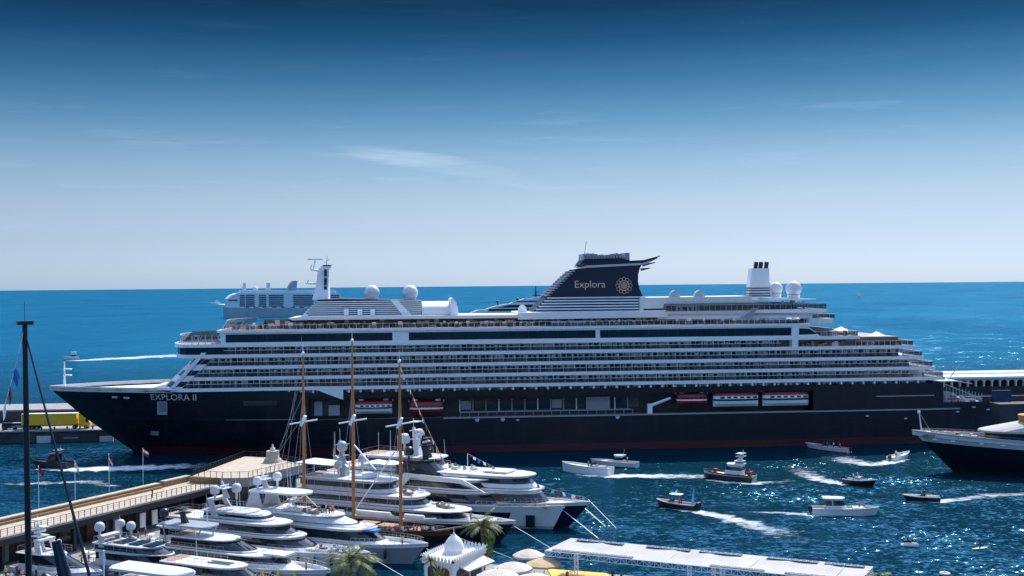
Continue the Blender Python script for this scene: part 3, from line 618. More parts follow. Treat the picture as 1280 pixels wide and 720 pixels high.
me = text_mesh('Explora', U(756.8, 357, 9)-U(718.6, 357, 9)); u0, z0 = s(718.6, 362.6, 9)
for v in me.vertices: v.co = (u0+v.co.x, FV0-.06, z0+v.co.y)
put_mesh('funnel_name', me, gold, fun)
b = MB(); ue, ze = s(780, 357, 9); rp_ = 10.6*323/F
def ring(mb, cx, cz, r, w, v, m=0, n=20):
    p = [(cx+rr_*math.cos(2*math.pi*j/n), v, cz+rr_*math.sin(2*math.pi*j/n)) for rr_ in (r-w, r+w) for j in range(n)]
    mb.add(p, [(j, (j+1) % n, n+(j+1) % n, n+j) for j in range(n)], m)
for j in range(12):
    a = 2*math.pi*j/12; ring(b, ue+rp_*.78*math.cos(a), ze+rp_*.78*math.sin(a), rp_*.20, .05, FV0-.06)
    ring(b, ue+rp_*.45*math.cos(a), ze+rp_*.45*math.sin(a), rp_*.15, .04, FV0-.07)
for r_ in (.27, .62): ring(b, ue, ze, rp_*r_, .045, FV0-.08)
for j in range(6): a = math.pi*j/3; ring(b, ue+rp_*.1*math.cos(a), ze+rp_*.1*math.sin(a), rp_*.09, .04, FV0-.09)
b.build('funnel_emblem', gold, fun)
# structures aft of the funnel
b = MB(); b.side([s(800, 372, 8), s(940, 370, 8), s(940, 384, 8), s(800, 386, 8)], 8, BM-8, 0); b.side([s(830, 380, 7.5), s(966, 378, 7.5), s(966, 388, 7.5), s(830, 389, 7.5)], 7.6, BM-7.6, 1); b.build('upper_house', [offw, dbrown], ship)
b = MB(); b.side([s(822, 389, 5), s(1024, 386.5, 5), s(1024, 397, 5), s(960, 398, 5), s(822, 399, 5)], 5, BM-5); b.build('aft_house', white, ship)
b = MB()
for px in (845, 849.5, 858.6, 864, 869): u, z = s(px, 386, 7); b.box(u, u+.5, 6.6, 7.2, Z(px, 389, 7), Z(px, 383, 7))
b.box(U(846, 385, 7), U(870, 385, 7), 6.4, 8, Z(858, 383.4, 7), Z(858, 382.4, 7)); b.build('pergola', white, ship)
b = MB(); b.side([s(922, 400, 4), s(942, 385, 4), s(948, 385, 4), s(932, 400.5, 4)], 3.8, 5.2); b.build('deck_stair', greyp, ship)
b = MB(); b.loft([[(U(px0, py, 14), 14, Z(px0, py, 14)), (U(px1, py, 14), 14, Z(px0, py, 14)), (U(px1, py, 14), 17.5, Z(px0, py, 14)), (U(px0, py, 14), 17.5, Z(px0, py, 14))] for px0, px1, py in ((936.5, 962, 371.5), (937.5, 962, 357), (940, 961.5, 335.5))], 0)
for py in (360, 363, 366.5, 369.5): b.box(U(936.3, py, 14), U(962.2, py, 14), 13.93, 17.6, Z(950, py+.8, 14), Z(950, py-.5, 14), 1)
aft_f = b.build('aft_exhaust_tower', [white, navy2], ship)
b = MB()
for px in (944, 950, 957): u, z = s(px, 336, 15); b.tube((u, 15, z-.5), (u+.35, 15, Z(px, 327.5, 15)), .6, n=10)
b.build('exhaust_pipe', dark, aft_f)
b = MB(); b.side([s(962, 372, 7), s(1020, 373.5, 7), s(1020, 374.5, 7), s(962, 376, 7)], 7, BM-7, 0)
for px in (978, 992, 1004): b.box(U(px, 380, 8), U(px, 380, 8)+.4, 8, 8.4, Z(px, 386, 8), Z(px, 374, 8), 1)
b.build('aft_canopy', [white, greyp], ship)
b = MB(); zz = Z(1000, 387.5, 4)
b.side([s(940, 387.5, 4), s(1033.5, 386, 4), s(1033.5, 389, 4), s(1020, 391, 4), s(940, 391, 4)], 4, BM-4, 0); b.build('aft_deck', white, ship)
b = MB(); b.box(U(970, 380, 7), U(1000, 380, 7), 9, BM-9, zz, zz+1.9, 2)
b.box(U(832, 380, 4), U(1033, 380, 4), 4.1, 4.15, zz, zz+1.5, 0); b.box(U(1033, 380, 4)-.1, U(1033, 380, 4), 4, BM-4, zz, zz+1.6, 0); x = U(832, 380, 4)
while x < U(1033, 380, 4): b.box(x, x+.1, 4.02, 4.12, zz, zz+1.6, 1); x += 1.5
b.box(U(832, 380, 4), U(1033, 380, 4), 4.0, 4.2, zz+1.55, zz+1.7, 1); b.build('aft_deck_rail', [rglass, greyp, dbrown], ship)
b = MB(); b.side([s(1012, 397.5, 3), s(1041, 398, 3), s(1041, 404, 3), s(1012, 404, 3)], 3, BM-3); b.build('step_house', offw, ship)
glassrail(1020, 1042, Z(1030, 397.5, 3), (3, BM-3), 1.0)
b = MB(); u, z = s(992, 401, .5)
for dx in (-1.0, 1.0): b.lathe([(.9, -.2), (1.0, .6), (.6, .8), (.5, .2)], (u+dx, 1.2, z), 10)
b.build('life_raft', gel, ship)
for k in range(50):
    px = 690+k*1.9 if k < 28 else 922+(k-28)*3.0; v = 2.0+(k % 3)*.9
    u = U(px, 404, v)
    if k == 0:
        lb = MB(); lb.box(0, .7, 0, 1.5, .25, .38); lb.box(0, .7, 1.4, 1.9, .38, .8); lb.box(.05, .15, .1, 1.5, 0, .25); lb.box(.55, .65, .1, 1.5, 0, .25)
        lo = lb.build('sun_lounger', gel); tag(lo, 'small white sun lounger on the sun deck of the black cruise ship', 'sun lounger', 'sun loungers on the cruise ship')
        lo.scale = (1.3, 1.3, 1.3)
        first = lo
    else: lo = first.copy(); C.objects.link(lo)
    w = SF.o + SF.ux*u + SF.vx*v; lo.location = (w.x, w.y, zS+.03); lo.rotation_euler = (0, 0, SF.a)
# ---- lifeboats hanging in the recess
def lifeboat(px0, px1, pyt, pyb, style, label):
    um = (U(px0, 505, 1)+U(px1, 505, 1))/2; L = U(px1, 505, 1)-U(px0, 505, 1); zb, zt = Z(px0, pyb, 1), Z(px0, pyt, 1); h = zt-zb; w = 1.6
    loc = SF.o + SF.ux*um + SF.vx*1.7; t = thing('lifeboat', label, 'lifeboat', (loc.x, loc.y, zb), SF.a, 'lifeboats of the cruise ship')
    st = [-.5, -.46, -.38, -.2, 0, .2, .38, .46, .5]; wd = [.35, .62, .85, 1, 1, 1, .85, .62, .35]
    def rings(zf): return [[(L*x, w*k*j, h*z) for j, z in zf] for x, k in zip(st, wd)]
    b = MB(); b.loft(rings([(-.25, 0), (.25, 0), (.85, .2), (1, .46), (-1, .46), (-.85, .2)]), 0, sm=False); b.build('hull', white if style else red, t)
    b = MB(); b.loft(rings([(-1.03, .4), (1.03, .4), (1.03, .52), (-1.03, .52)]), 0); b.build('rubbing_band', ynavy if style else white, t)
    b = MB(); b.loft(rings([(-.98, .5), (.98, .5), (.93, .74), (-.93, .74)]), 0); b.build('cabin', white if style else red, t)
    b = MB()
    for k in range(6): x = -.36*L+k*.145*L; b.box(x, x+.085*L, -w*1.0, w*1.0, h*.57, h*.68)
    b.build('window', glass, t)
    b = MB(); b.loft(rings([(-.95, .73), (.95, .73), (.7, .93), (.3, 1), (-.3, 1), (-.7, .93)]), 0, sm=False); b.build('roof', red, t)
    b = MB()
    for sx in (-1, 1):
        x = sx*L*.40; b.tube((x, -.2, h*.95), (x, -.2, h*1.12), .2, n=6); b.lathe([(.35, 0), (.75, .12), (.75, .5), (.3, .62)], (x-.6*sx, -.3, h*1.0), 10); b.box(x-.2, x+.2, -.2, 2.4, h*1.06, h*1.2)
        b.box(x+sx*L*.12-.12, x+sx*L*.12+.12, -.4, 2.3, h*.95, h*1.12)
    b.build('davit', lgrey, ship, (um, 1.7, zb))
lifeboat(444, 490, 501.5, 517.5, 1, 'white lifeboat with red roof behind the middle schooner mast')
lifeboat(512, 554, 502, 518, 0, 'red lifeboat hanging just right of the rightmost schooner mast')
lifeboat(846, 884, 492, 507, 0, 'dark red lifeboat beside the white boat crane of the cruise ship')
lifeboat(892, 948, 490, 508.5, 1, 'white lifeboat with red roof, middle one of the three aft boats')
lifeboat(954, 1011, 489, 507.5, 1, 'white lifeboat with red roof closest to the ship stern')
# ---------------------------------------------------------------- the breakwater behind the ship
def wpt(fr, u, v, z=0.0): w = fr.o + fr.ux*u + fr.vx*v; return Vector((w.x, w.y, z))
DV = 39.0; zq = 3.4
bw = thing('breakwater', 'long concrete breakwater running behind the black cruise ship', 'breakwater', (SF.o.x, SF.o.y, 0), SF.a)
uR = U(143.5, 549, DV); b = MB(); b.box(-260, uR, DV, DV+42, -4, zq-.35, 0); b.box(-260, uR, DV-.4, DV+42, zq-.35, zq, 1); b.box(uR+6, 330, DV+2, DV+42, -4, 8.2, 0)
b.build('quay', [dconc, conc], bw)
b = MB(); ua = U(112, 515, DV+22); zt = Z(60, 511.5, DV+22)
b.box(-260, ua, DV+22, DV+40, zq, zt-.4, 0); b.box(-260, ua+1, DV+21.6, DV+40.4, zt-.4, zt, 1); b.build('parapet', [dark, conc], bw)
for px in (55, 133.5):
    b = MB(); u = U(px, 549, DV-.6); b.box(u-1.9, u+1.9, DV-1.0, DV-.4, Z(px, 555, DV-.6), Z(px, 545, DV-.6)); b.build('fender', lgrey, bw)
b = MB(); u, z = s(85, 547.5, DV-.1); b.box(u-1.2, u+2.8, DV-.1, DV+.1, z-.15, z+.15); b.build('marking', greyp, bw)
b = MB()
for k in range(9): u = U(4+k*16, 543, DV+1); b.tube((u, DV+1, zq), (u, DV+1, zq+.9), .22, .3, 6)
tag(b.build('bollards', black, bw), kind='stuff')
# arcaded gallery on the right part
ag = thing('arcade_building', 'long white arcaded gallery on the breakwater beside the cruise ship stern', 'building', (SF.o.x, SF.o.y, 0), SF.a)
v0 = DV+8; ga, ge = U(1160, 475, v0), U(1345, 475, v0); zr, zf = Z(1230, 470.5, v0), Z(1230, 483, v0); zt2 = Z(1230, 463.5, v0+16)
b = MB(); b.box(ga, ge, v0+3.5, v0+16, 4, zr-.6, 1); b.box(ga, ge, v0, v0+16, 4, zf, 1); b.build('wall', [offw, dark], ag)
b = MB(); b.prism([(ga-1, v0-.8), (ge+1, v0-.8), (ge+1, v0+17), (ga-1, v0+17)], zr-.55, zr, 0); b.side([(ga-1, zr), (ge+1, zr), (ge+1, zr+.5), (ga-1, zr+.5)], v0+9, v0+16.5); b.build('roof', [white], ag)
pit = (U(1245, 478, v0)-U(1225, 478, v0))/2; u = ga; zs_ = zf+(zr-.55-zf)*.45
while u < ge:
    b = MB(); w = pit*.42; n_ = 8
    pts = [(u, zf)] + [(u+pit*.5-w, zf)] + [(u+pit*.5-w*math.cos(math.pi*i/n_), zs_+w*.8*math.sin(math.pi*i/n_)) for i in range(n_+1)] + [(u+pit*.5+w, zf), (u+pit, zf), (u+pit, zr-.55), (u, zr-.55)]
    b.side(pts, v0, v0+.8); b.build('arch', offw, ag); u += pit
b = MB(); u, z = s(1240, 497, DV+1.9); b.box(u, u+6, DV+1.6, DV+2.05, z-1.5, z+2.2); b.build('blue_panel', dblue, ag)
b = MB(); b.box(U(1238, 505, DV), 300, DV-6, DV+1.5, -3, Z(1240, 505.5, DV-6)); tag(b.build('floating_pontoon', dconc), 'low concrete pontoon at the foot of the arcaded gallery', 'pontoon'); o = bpy.data.objects['floating_pontoon']; o.location = (SF.o.x, SF.o.y, 0); o.rotation_euler = (0, 0, SF.a)
# yellow lorry on the quay
def lorry():
    vq = DV+2.2; u0, u1 = U(27, 538, vq), U(113, 538, vq); w = wpt(SF, u0, vq, zq); t = thing('articulated_lorry', 'yellow articulated lorry parked on the breakwater by the ship bow', 'lorry', w, SF.a); L = u1-u0
    zt = Z(60, 517.5, vq)-zq
    b = MB(); b.box(0, L*.80, 0, 2.6, 1.25, zt, 0); b.box(-.05, L*.8+.05, -.04, 2.64, zt, zt+.1, 1); b.box(-.05, .05, -.03, 2.63, 1.2, zt, 1)
    for k in range(9): b.box(L*.8*k/9+.3, L*.8*k/9+.36, -.03, 0, 1.3, zt-.05, 0)
    b.build('trailer_box', [yellow, offw], t)
    b = MB(); b.box(0, L*.86, .5, 2.1, .9, 1.22); b.build('chassis', black, t)
    b = MB(); b.side([(L*.83, .6), (L*.985, .6), (L*.995, 1.6), (L*.96, 2.9), (L*.93, zt-.5), (L*.84, zt+.0), (L*.83, zt-.2)], .1, 2.5, 0); c = b.build('cab', yellow, t)
    b = MB(); b.side([(L*.93, 1.9), (L*.975, 1.9), (L*.96, 2.75), (L*.93, 2.8)], .07, 2.53); b.build('cab_window', glass, c)
    for x in (.08, .15, .22, .76, .93):
        b = MB(); b.tube((L*x, .05, .5), (L*x, .4, .5), .5, n=14, m=0); b.tube((L*x, 2.2, .5), (L*x, 2.55, .5), .5, n=14); b.tube((L*x, .02, .5), (L*x, .06, .5), .25, n=10, m=1); b.tube((L*x, .4, .5), (L*x, 2.2, .5), .12, n=6); b.build('wheel', [rubber, metal], t)
    b = MB(); b.box(L*.9, L*.9+2.2, 3.2, 5.2, 0, zt*.75); o = b.build('site_cabin', offw); tag(o, 'white box cabin standing behind the yellow lorry cab', 'cabin'); o.location = w + SF.ux*.5 + SF.vx*4; o.rotation_euler = (0, 0, SF.a)
    for k, (px, col, lab) in enumerate(((2, black, 'black parked van at the left picture edge on the breakwater'), (14, greyp, 'grey parked van between the black van and the yellow lorry'))):
        w2 = wpt(SF, U(px, 540, DV+3), DV+3, zq); v = thing('parked_van', lab, 'van', w2, SF.a, 'vans parked on the breakwater')
        b = MB(); b.side([(0, .35), (4.4, .35), (4.45, .9), (3.7, 1.1), (3.1, 1.9), (.1, 1.95), (0, 1.2)], 0, 1.8); b.build('body', col, v)
        b = MB(); b.side([(.5, 1.2), (3.45, 1.2), (3.0, 1.75), (.5, 1.78)], -.02, 1.82); b.build('window', glass, v)
        for x in (.85, 3.5):
            b = MB(); b.tube((x, -.03, .33), (x, .2, .33), .33, n=12); b.tube((x, 1.6, .33), (x, 1.83, .33), .33, n=12); b.tube((x, .2, .33), (x, 1.6, .33), .08, n=6); b.build('wheel', rubber, v)
lorry()
# ---------------------------------------------------------------- yacht club promenade on the left
zp = 6.8
A0, A1 = P(-40, 664, zp), P(236, 600.5, zp)       # sea-side edge
B0, B1 = P(-40, 681.5, zp), P(279, 604, zp)         # harbour-side edge
d = (A1-A0).normalized(); nrm = Vector((d.y, -d.x, 0))
A0 -= d*60; B0 -= d*60; ln = (A1-A0).length
pier = thing('promenade', 'raised stone promenade with railing and dark colonnade under it on the left', 'promenade', (A0.x, A0.y, 0), math.atan2(d.y, d.x))
def pl(w): q = Vector(w)-A0; return (q.dot(d), -q.dot(nrm))      # local: x along, y to the sea side
wd = -pl(B1)[1]; wl = -pl(B0)[1]
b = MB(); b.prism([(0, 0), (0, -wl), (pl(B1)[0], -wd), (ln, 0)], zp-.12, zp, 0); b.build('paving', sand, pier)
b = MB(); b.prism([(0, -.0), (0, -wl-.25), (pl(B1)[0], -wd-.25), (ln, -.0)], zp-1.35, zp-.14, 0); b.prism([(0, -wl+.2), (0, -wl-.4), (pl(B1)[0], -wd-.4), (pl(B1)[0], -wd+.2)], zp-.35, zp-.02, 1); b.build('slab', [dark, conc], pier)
b = MB(); L1 = ln-9; b.box(0, L1, -.9, .2, zp, zp+.75, 0); b.box(0, L1, -1.0, .3, zp+.75, zp+.95, 1); b.box(L1+1.2, ln-.6, -.9, .2, zp, zp+.9, 0); b.box(L1+1.2, ln-.6, -1, .3, zp+.9, zp+1.1, 1); b.box(0, L1, -1.45, -.95, zp, zp+.42, 0); b.build('parapet', [ochre, sand], pier)
def rail(pts, par, h=1.1, step=1.3, m=black, name='railing'):
    b = MB()
    for p, q in zip(pts, pts[1:]):
        p, q = Vector(p), Vector(q); n_ = max(1, int((q-p).length/step))
        for i in range(n_+1): c = p+(q-p)*i/n_; b.tube(c, c+Vector((0, 0, h)), .06, n=4)
        for hh in (h, h*.7, h*.4): b.tube(p+Vector((0, 0, hh)), q+Vector((0, 0, hh)), .05 if hh == h else .02, n=4)
    return b.build(name, m, par)
rail([(0, -wl+.05, zp), (pl(B1)[0], -wd+.05, zp)], pier)
x = 2.0; b = MB()
while x < ln-8: b.box(x, x+.6, -wl+(wl-wd)*x/ln-.1+.9, -wl+(wl-wd)*x/ln+.6+.9, 1.4, zp-1.3); x += 7.2
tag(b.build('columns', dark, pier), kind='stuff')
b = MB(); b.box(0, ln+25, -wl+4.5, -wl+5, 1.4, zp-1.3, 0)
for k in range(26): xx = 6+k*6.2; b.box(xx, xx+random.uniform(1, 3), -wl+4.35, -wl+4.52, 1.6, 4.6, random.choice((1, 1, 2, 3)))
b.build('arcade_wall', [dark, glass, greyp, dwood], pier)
for xx in (ln-28, ln-22, ln-19): b = MB(); b.box(xx, xx+1.3, -wl+.5, -wl+.7, 2.4, 4.9); b.build('notice_panel', offw, pier)
b = MB(); b.box(-5, ln+40, -wl-13, 1.0, -4, 1.4); b.build('lower_quay', conc, pier)
# end platform, one flight of steps higher
zt = 8.0
plat = thing('end_platform', 'broad sand coloured terrace with railings at the seaward end of the promenade', 'terrace', (A1.x, A1.y, 0), math.atan2(d.y, d.x))
def pq(px, py, z=zt): q = P(px, py, z)-Vector((A1.x, A1.y, 0)); return (q.dot(d), -q.dot(nrm))
out = [pq(241, 594.5), pq(278, 597.5), pq(310.5, 597.0), pq(379, 580.5), pq(336, 572), pq(306, 570.5)]
b = MB(); b.prism(out[::-1], zt-.15, zt); b.build('paving', sand, plat)
b = MB(); b.prism([(x*1.0, y) for x, y in out[::-1]], zt-1.7, zt-.17); b.build('slab', [conc], plat)
cx = sum(p[0] for p in out)/6; cy = sum(p[1] for p in out)/6
b = MB(); b.prism([(cx+(x-cx)*.86, cy+(y-cy)*.86) for x, y in out[::-1]], 1.4, zt-1.7); b.build('glazed_room', teal, plat)
b = MB(); 
for (x0, y0), (x1, y1) in zip([(cx+(x-cx)*.87, cy+(y-cy)*.87) for x, y in out], [(cx+(x-cx)*.87, cy+(y-cy)*.87) for x, y in out[1:]+out[:1]]):
    n_ = max(2, int(math.hypot(x1-x0, y1-y0)/2.2))
    for i in range(n_): b.box(x0+(x1-x0)*i/n_-.06, x0+(x1-x0)*i/n_+.06, y0+(y1-y0)*i/n_-.06, y0+(y1-y0)*i/n_+.06, 1.4, zt-1.75)
tag(b.build('mullions', greyp, plat), kind='stuff')
rail([(*p, zt) for p in out]+[(*out[0], zt)], plat)
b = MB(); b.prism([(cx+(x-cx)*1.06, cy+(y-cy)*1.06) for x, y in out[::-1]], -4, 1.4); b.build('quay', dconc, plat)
b = MB(); b.prism([pq(237, 604, zp), pq(269, 605, zp), pq(278, 597.5), pq(241, 594.5)][::-1], zp, zt-.02); b.build('steps', ochre, plat)
tl = pq(341, 577.5); tu = thing('stone_turret', 'round cream stone turret with a small lamp on the end terrace', 'turret', P(341, 577.5, zt))
b = MB(); b.lathe([(1.95, 0), (1.75, .6), (1.35, .9), (1.3, 2.3)], n=20); b.build('body', sand, tu)
b = MB(); b.lathe([(.5, 2.3), (.5, 2.9), (.2, 3.0), (.15, 3.6)], n=10); b.build('lamp', offw, tu)
# ---- flag poles along the promenade
def flag_pole(px, pyt, pyb, cols, label, droop=0.7):
    w = P(px, pyb, zp+.1); D = w.y; h = (pyb-pyt)*D/F; t = thing('flag_pole', label, 'flag pole', w, 0, 'flag poles on the promenade')
    b = MB(); b.tube((0, 0, 0), (0, 0, h), .07, .045, 6); b.sphere((0, 0, h+.05), .09, n=8, k=5); b.build('pole', white, t)
    b = MB(); n_ = 7; L_, hh = 1.35, 1.0
    for j in range(2):
        rows = []
        for i in range(n_+1):
            x = .05+L_*(1-droop*.45)*i/n_; zz = h-.1-droop*1.5*(i/n_)**1.3; y = .16*math.sin(i*1.5); rows.append([(x, y, zz-hh*j/2), (x, y, zz-hh*(j+1)/2)])
        b.loft(rows, j, False, False, closed=False)
    b.build('flag', cols, t)
flag_pole(48.5, 583, 636, [red, red], 'flag pole with plain red flag on the promenade, leftmost of four')
flag_pole(94, 577, 628, [white, lgrey], 'flag pole with drooping white flag on the promenade', 1.0)
flag_pole(136.5, 568, 618, [red, white], 'flag pole with drooping red and white flag, third from the left', 1.0)
flag_pole(179, 561, 607, [white, red], 'flag pole with open white and red flag nearest the end terrace', 0.45)
# ---------------------------------------------------------------- people (one continuous body each, copies recoloured)
def person_mesh(name, sit=False, arm=0.0):
    if not sit:
        V = [(0,0,.95),(0,0,1.2),(0,0,1.42),(0,-.01,1.53),(0,-.02,1.66),(-.1,0,.9),(-.12,-.02,.5),(-.12,.02,.06),(-.12,-.13,.03),(.1,0,.9),(.12,.03,.5),(.12,.05,.06),(.12,-.1,.03),(-.19,0,1.40),(-.25,.02-.1*arm,1.14+.1*arm),(-.24,-.10-.2*arm,.92+.3*arm),(.19,0,1.40),(.26,.03,1.14),(.25,-.08,.92)]
    else:
        V = [(0,0,.5),(0,.02,.75),(0,.02,.97),(0,0,1.08),(0,-.02,1.21),(-.1,0,.48),(-.12,-.42,.48),(-.12,-.42,.06),(-.12,-.55,.03),(.1,0,.48),(.12,-.42,.48),(.12,-.42,.06),(.12,-.55,.03),(-.19,.02,.95),(-.25,-.05,.70),(-.2,-.28,.58),(.19,.02,.95),(.25,-.05,.70),(.2,-.28,.58)]
    E = [(0,1),(1,2),(2,3),(3,4),(0,5),(5,6),(6,7),(7,8),(0,9),(9,10),(10,11),(11,12),(2,13),(13,14),(14,15),(2,16),(16,17),(17,18)]
    rad = [.15,.14,.13,.06,.105,.1,.07,.045,.04,.1,.07,.045,.04,.07,.045,.035,.07,.045,.035]
    me = bpy.data.meshes.new(name); me.from_pydata(V, E, []); o = bpy.data.objects.new(name, me); C.objects.link(o)
    o.modifiers.new('skin', 'SKIN'); o.modifiers.new('sub', 'SUBSURF').levels = 1
    for i, sv in enumerate(me.skin_vertices[0].data): sv.radius = (rad[i], rad[i]*(.72 if i < 3 else 1)); sv.use_root = (i == 0)
    bpy.context.view_layer.update(); nm = bpy.data.meshes.new_from_object(o.evaluated_get(bpy.context.evaluated_depsgraph_get())); bpy.data.objects.remove(o)
    for m in (skin, shirt, jeans, dbrown): nm.materials.append(m)
    hipz, neck, crown = (.98, 1.46, 1.69) if not sit else (.56, 1.02, 1.25)
    for p in nm.polygons:
        c = p.center; p.use_smooth = True
        hand = (abs(c.x) > .2 and c.z < (1.2 if not sit else .68))
        p.material_index = 0 if (c.z > neck or hand) else (1 if c.z > hipz and not (sit and c.y < -.15) else 2)
        if c.z > crown or (c.z > neck+.13 and c.y > .02): p.material_index = 3
    return nm
PM = [person_mesh('standing_body'), person_mesh('waving_body', arm=1.0), person_mesh('seated_body', True)]
COL = {'white': (.75,.75,.75), 'red': (.5,.03,.04), 'black': (.015,.015,.018), 'blue': (.03,.1,.4), 'yellow': (.7,.5,.03), 'pink': (.7,.3,.35), 'grey': (.3,.3,.32), 'green': (.05,.3,.1), 'orange': (.65,.2,.03), 'pale blue': (.3,.5,.7)}
def person(loc, col, label, kind=0, rz=None, group=None):
    o = bpy.data.objects.new('person', PM[kind]); C.objects.link(o); o.location = loc; o.rotation_euler = (0, 0, random.uniform(-3, 3) if rz is None else rz); o.color = (*COL[col], 1)
    return tag(o, label, 'person', group)
def pw(x, y, z): return (A0.x+d.x*x-nrm.x*y*1.0, A0.y+d.y*x-nrm.y*y*1.0, z)
pp = P(190.5, 622, zp); person(pp, 'black', 'person in black shirt walking alone on the sunlit promenade', 0)
cl = list(COL)
for k in range(110):
    x = ln+6-k*.62+random.uniform(-.8, .8); y = -wl-random.uniform(.5, 12.5); c = ('white', 'black', 'grey', 'white', 'red', 'white', 'pale blue', 'pink', 'yellow', 'blue')[k % 10]
    person(pw(x, y, 1.4), c, 'person in %s shirt standing in the crowd on the quay below the promenade' % c, random.choice((0, 0, 1)), group='people in %s on the lower quay' % c)
# quay furniture: white parasols, tables and sofas
def table(x, y, k):
    t = thing('cafe_table', 'small white cafe table on the quay beside the moored yachts', 'table', pw(x, y, 1.4), random.uniform(0, 3), 'cafe tables on the lower quay'); b = MB(); b.tube((0,0,.7),(0,0,.75),.5,n=14); b.build('table_top', white, t); b = MB(); b.tube((0,0,0),(0,0,.7),.05,n=6); b.tube((0,0,0),(0,0,.04),.3,n=10); b.build('pedestal', lgrey, t); return t
def sofa(x, y):
    t = thing('lounge_sofa', 'white lounge sofa on the quay beside the moored yachts', 'sofa', pw(x, y, 1.4), random.uniform(0, 3), 'lounge sofas on the lower quay'); b = MB(); b.box(-1,1,-.4,.4,.12,.45); b.build('seat', canvas, t); b = MB(); b.box(-1,1,.28,.45,.45,.85); b.build('backrest', canvas, t); b = MB(); b.box(-.95,.95,-.38,.42,0,.12); b.build('base', greyp, t); return t
t0, s0 = table(ln-12, -wl-6, 0), sofa(ln-10, -wl-3)
for k in range(30): dup(t0, pw(ln+2-k*2.1+random.uniform(-1, 1), -wl-random.uniform(2, 12), 1.4), random.uniform(0, 3)); dup(s0, pw(ln+3-k*2.0+random.uniform(-1, 1), -wl-random.uniform(2, 12), 1.4), random.uniform(0, 3))
# ---------------------------------------------------------------- yachts
HD = R(-26.0)                                # bows point right and a little towards the viewer
def hull_fn(L, B, zs, zb, rake, tr=0.9, fine=2.2, full=0.42):
    def shr(q): return zs+(zb-zs)*max(0, (q-.35)/.65)**1.5
    def hw(q, t):                            # t: 0 waterline .. 1 deck edge
        e = max(0, (q-full)/(1-full)); top = (1-e**(fine+.9*t))*(tr+(1-tr)*min(1, q/.3)); return max(.02, B/2*top*(.84+.16*t))
    def xx(q, t): return q*(L-rake*(1-t))+(.0)
    return shr, hw, xx
def make_hull(par, L, B, zs, zb, rake, m_hull, m_deck, m_boot=None, band=None, m_band=None, tr=0.9, gun=None, fine=2.2, full=.42, drop=.55, gt=.86, ports=0):
    shr, hw, xx = hull_fn(L, B, zs, zb, rake, tr, fine, full); Q = [0, .05, .15, .3, .42, .52, .62, .7, .78, .84, .89, .93, .96, .985, 1]
    T = [-.25, 0.02, .12, .35, .62, gt, 1]
    b = MB()
    for sg in (-1, 1):
        rg = [[(xx(q, max(0, t)), sg*hw(q, max(0, t)), shr(q)*t) for t in T] for q in Q]
        if sg > 0: rg = [r[::-1] for r in rg]
        nF = len(b.F); b.loft(rg, 0, False, False, closed=False, sm=True)
        for i, f in enumerate(b.F[nF:]):
            z = sum(b.V[j][2] for j in f)/4; qs = sum(b.V[j][0] for j in f)/4/L; tt = i % 6 if sg < 0 else 5-i % 6
            b.M[nF+i] = 1 if tt <= 1 else (2 if gun and tt == 5 else 0)
    r0 = [(xx(0, max(0, t)), -hw(0, max(0, t)), shr(0)*t) for t in T]; b.add(r0+[(x, -y, z) for x, y, z in r0[::-1]], [list(range(14))], 0)
    h = b.build('hull', [m_hull, m_boot or m_hull, gun or m_hull], par)
    b = MB(); top = [(q*L*(.998), hw(q, 1)-.12, shr(q)-drop) for q in Q[:-1]]; vs = [(x, -y, z) for x, y, z in top]+[(L*.985, 0, shr(1)-drop*.5)]+[(x, y, z) for x, y, z in top[::-1]]
    n_ = len(top); fs = [(i, i+1, len(vs)-2-i, len(vs)-1-i) for i in range(n_-1)]+[(n_-1, n_, n_+1)]; b.add(vs, fs); b.build('deck', m_deck, par)
    b = MB()
    for sg in (-1, 1):
        rg = [[(q*L, sg*(hw(q, 1)+.03), shr(q)-.10), (q*L, sg*(hw(q, 1)+.03), shr(q)+.05), (q*L, sg*(hw(q, 1)-.18), shr(q)+.05), (q*L*.999, sg*max(0, hw(q, 1)-.18), shr(q)-drop)] for q in Q]
        b.loft(rg, 0, False, False, closed=False)
    b.build('gunwale', gun or (m_hull if m_hull not in (black, ynavy) else gel), par)
    if band:                                 # long dark window let into the hull side
        q0, q1, ta, tb = band; b = MB()
        for sg in (-1, 1):
            rg = [[(xx(q, t), sg*(hw(q, t)+.025), shr(q)*t) for t in (ta, tb)] for q in [q0+(q1-q0)*i/10 for i in range(11)]]; b.loft(rg, 0, False, False, closed=False)
        b.build('hull_window', m_band or glass, par)
    if L > 15 and ports:
        b = MB()
        for q in [.3+.045*i for i in range(ports)]:
            for sg in (-1, 1): y = sg*(hw(q, .5)+.02); b.add([(xx(q, .5)+.34*math.cos(t), y, shr(q)*.5+.17*math.sin(t)) for t in [math.pi*2*k/10 for k in range(10)]], [list(range(10))])
        tag(b.build('portholes', glass, par), kind='stuff')
    return shr, hw, xx
def plan(x0, x1, hw, ln_, n=9, p=.8): return [(x0, -hw)]+[(x1-ln_+ln_*math.cos(math.pi*(i/n-.5))**p, hw*math.sin(math.pi*(i/n-.5))) for i in range(n+1)]+[(x0, hw)]
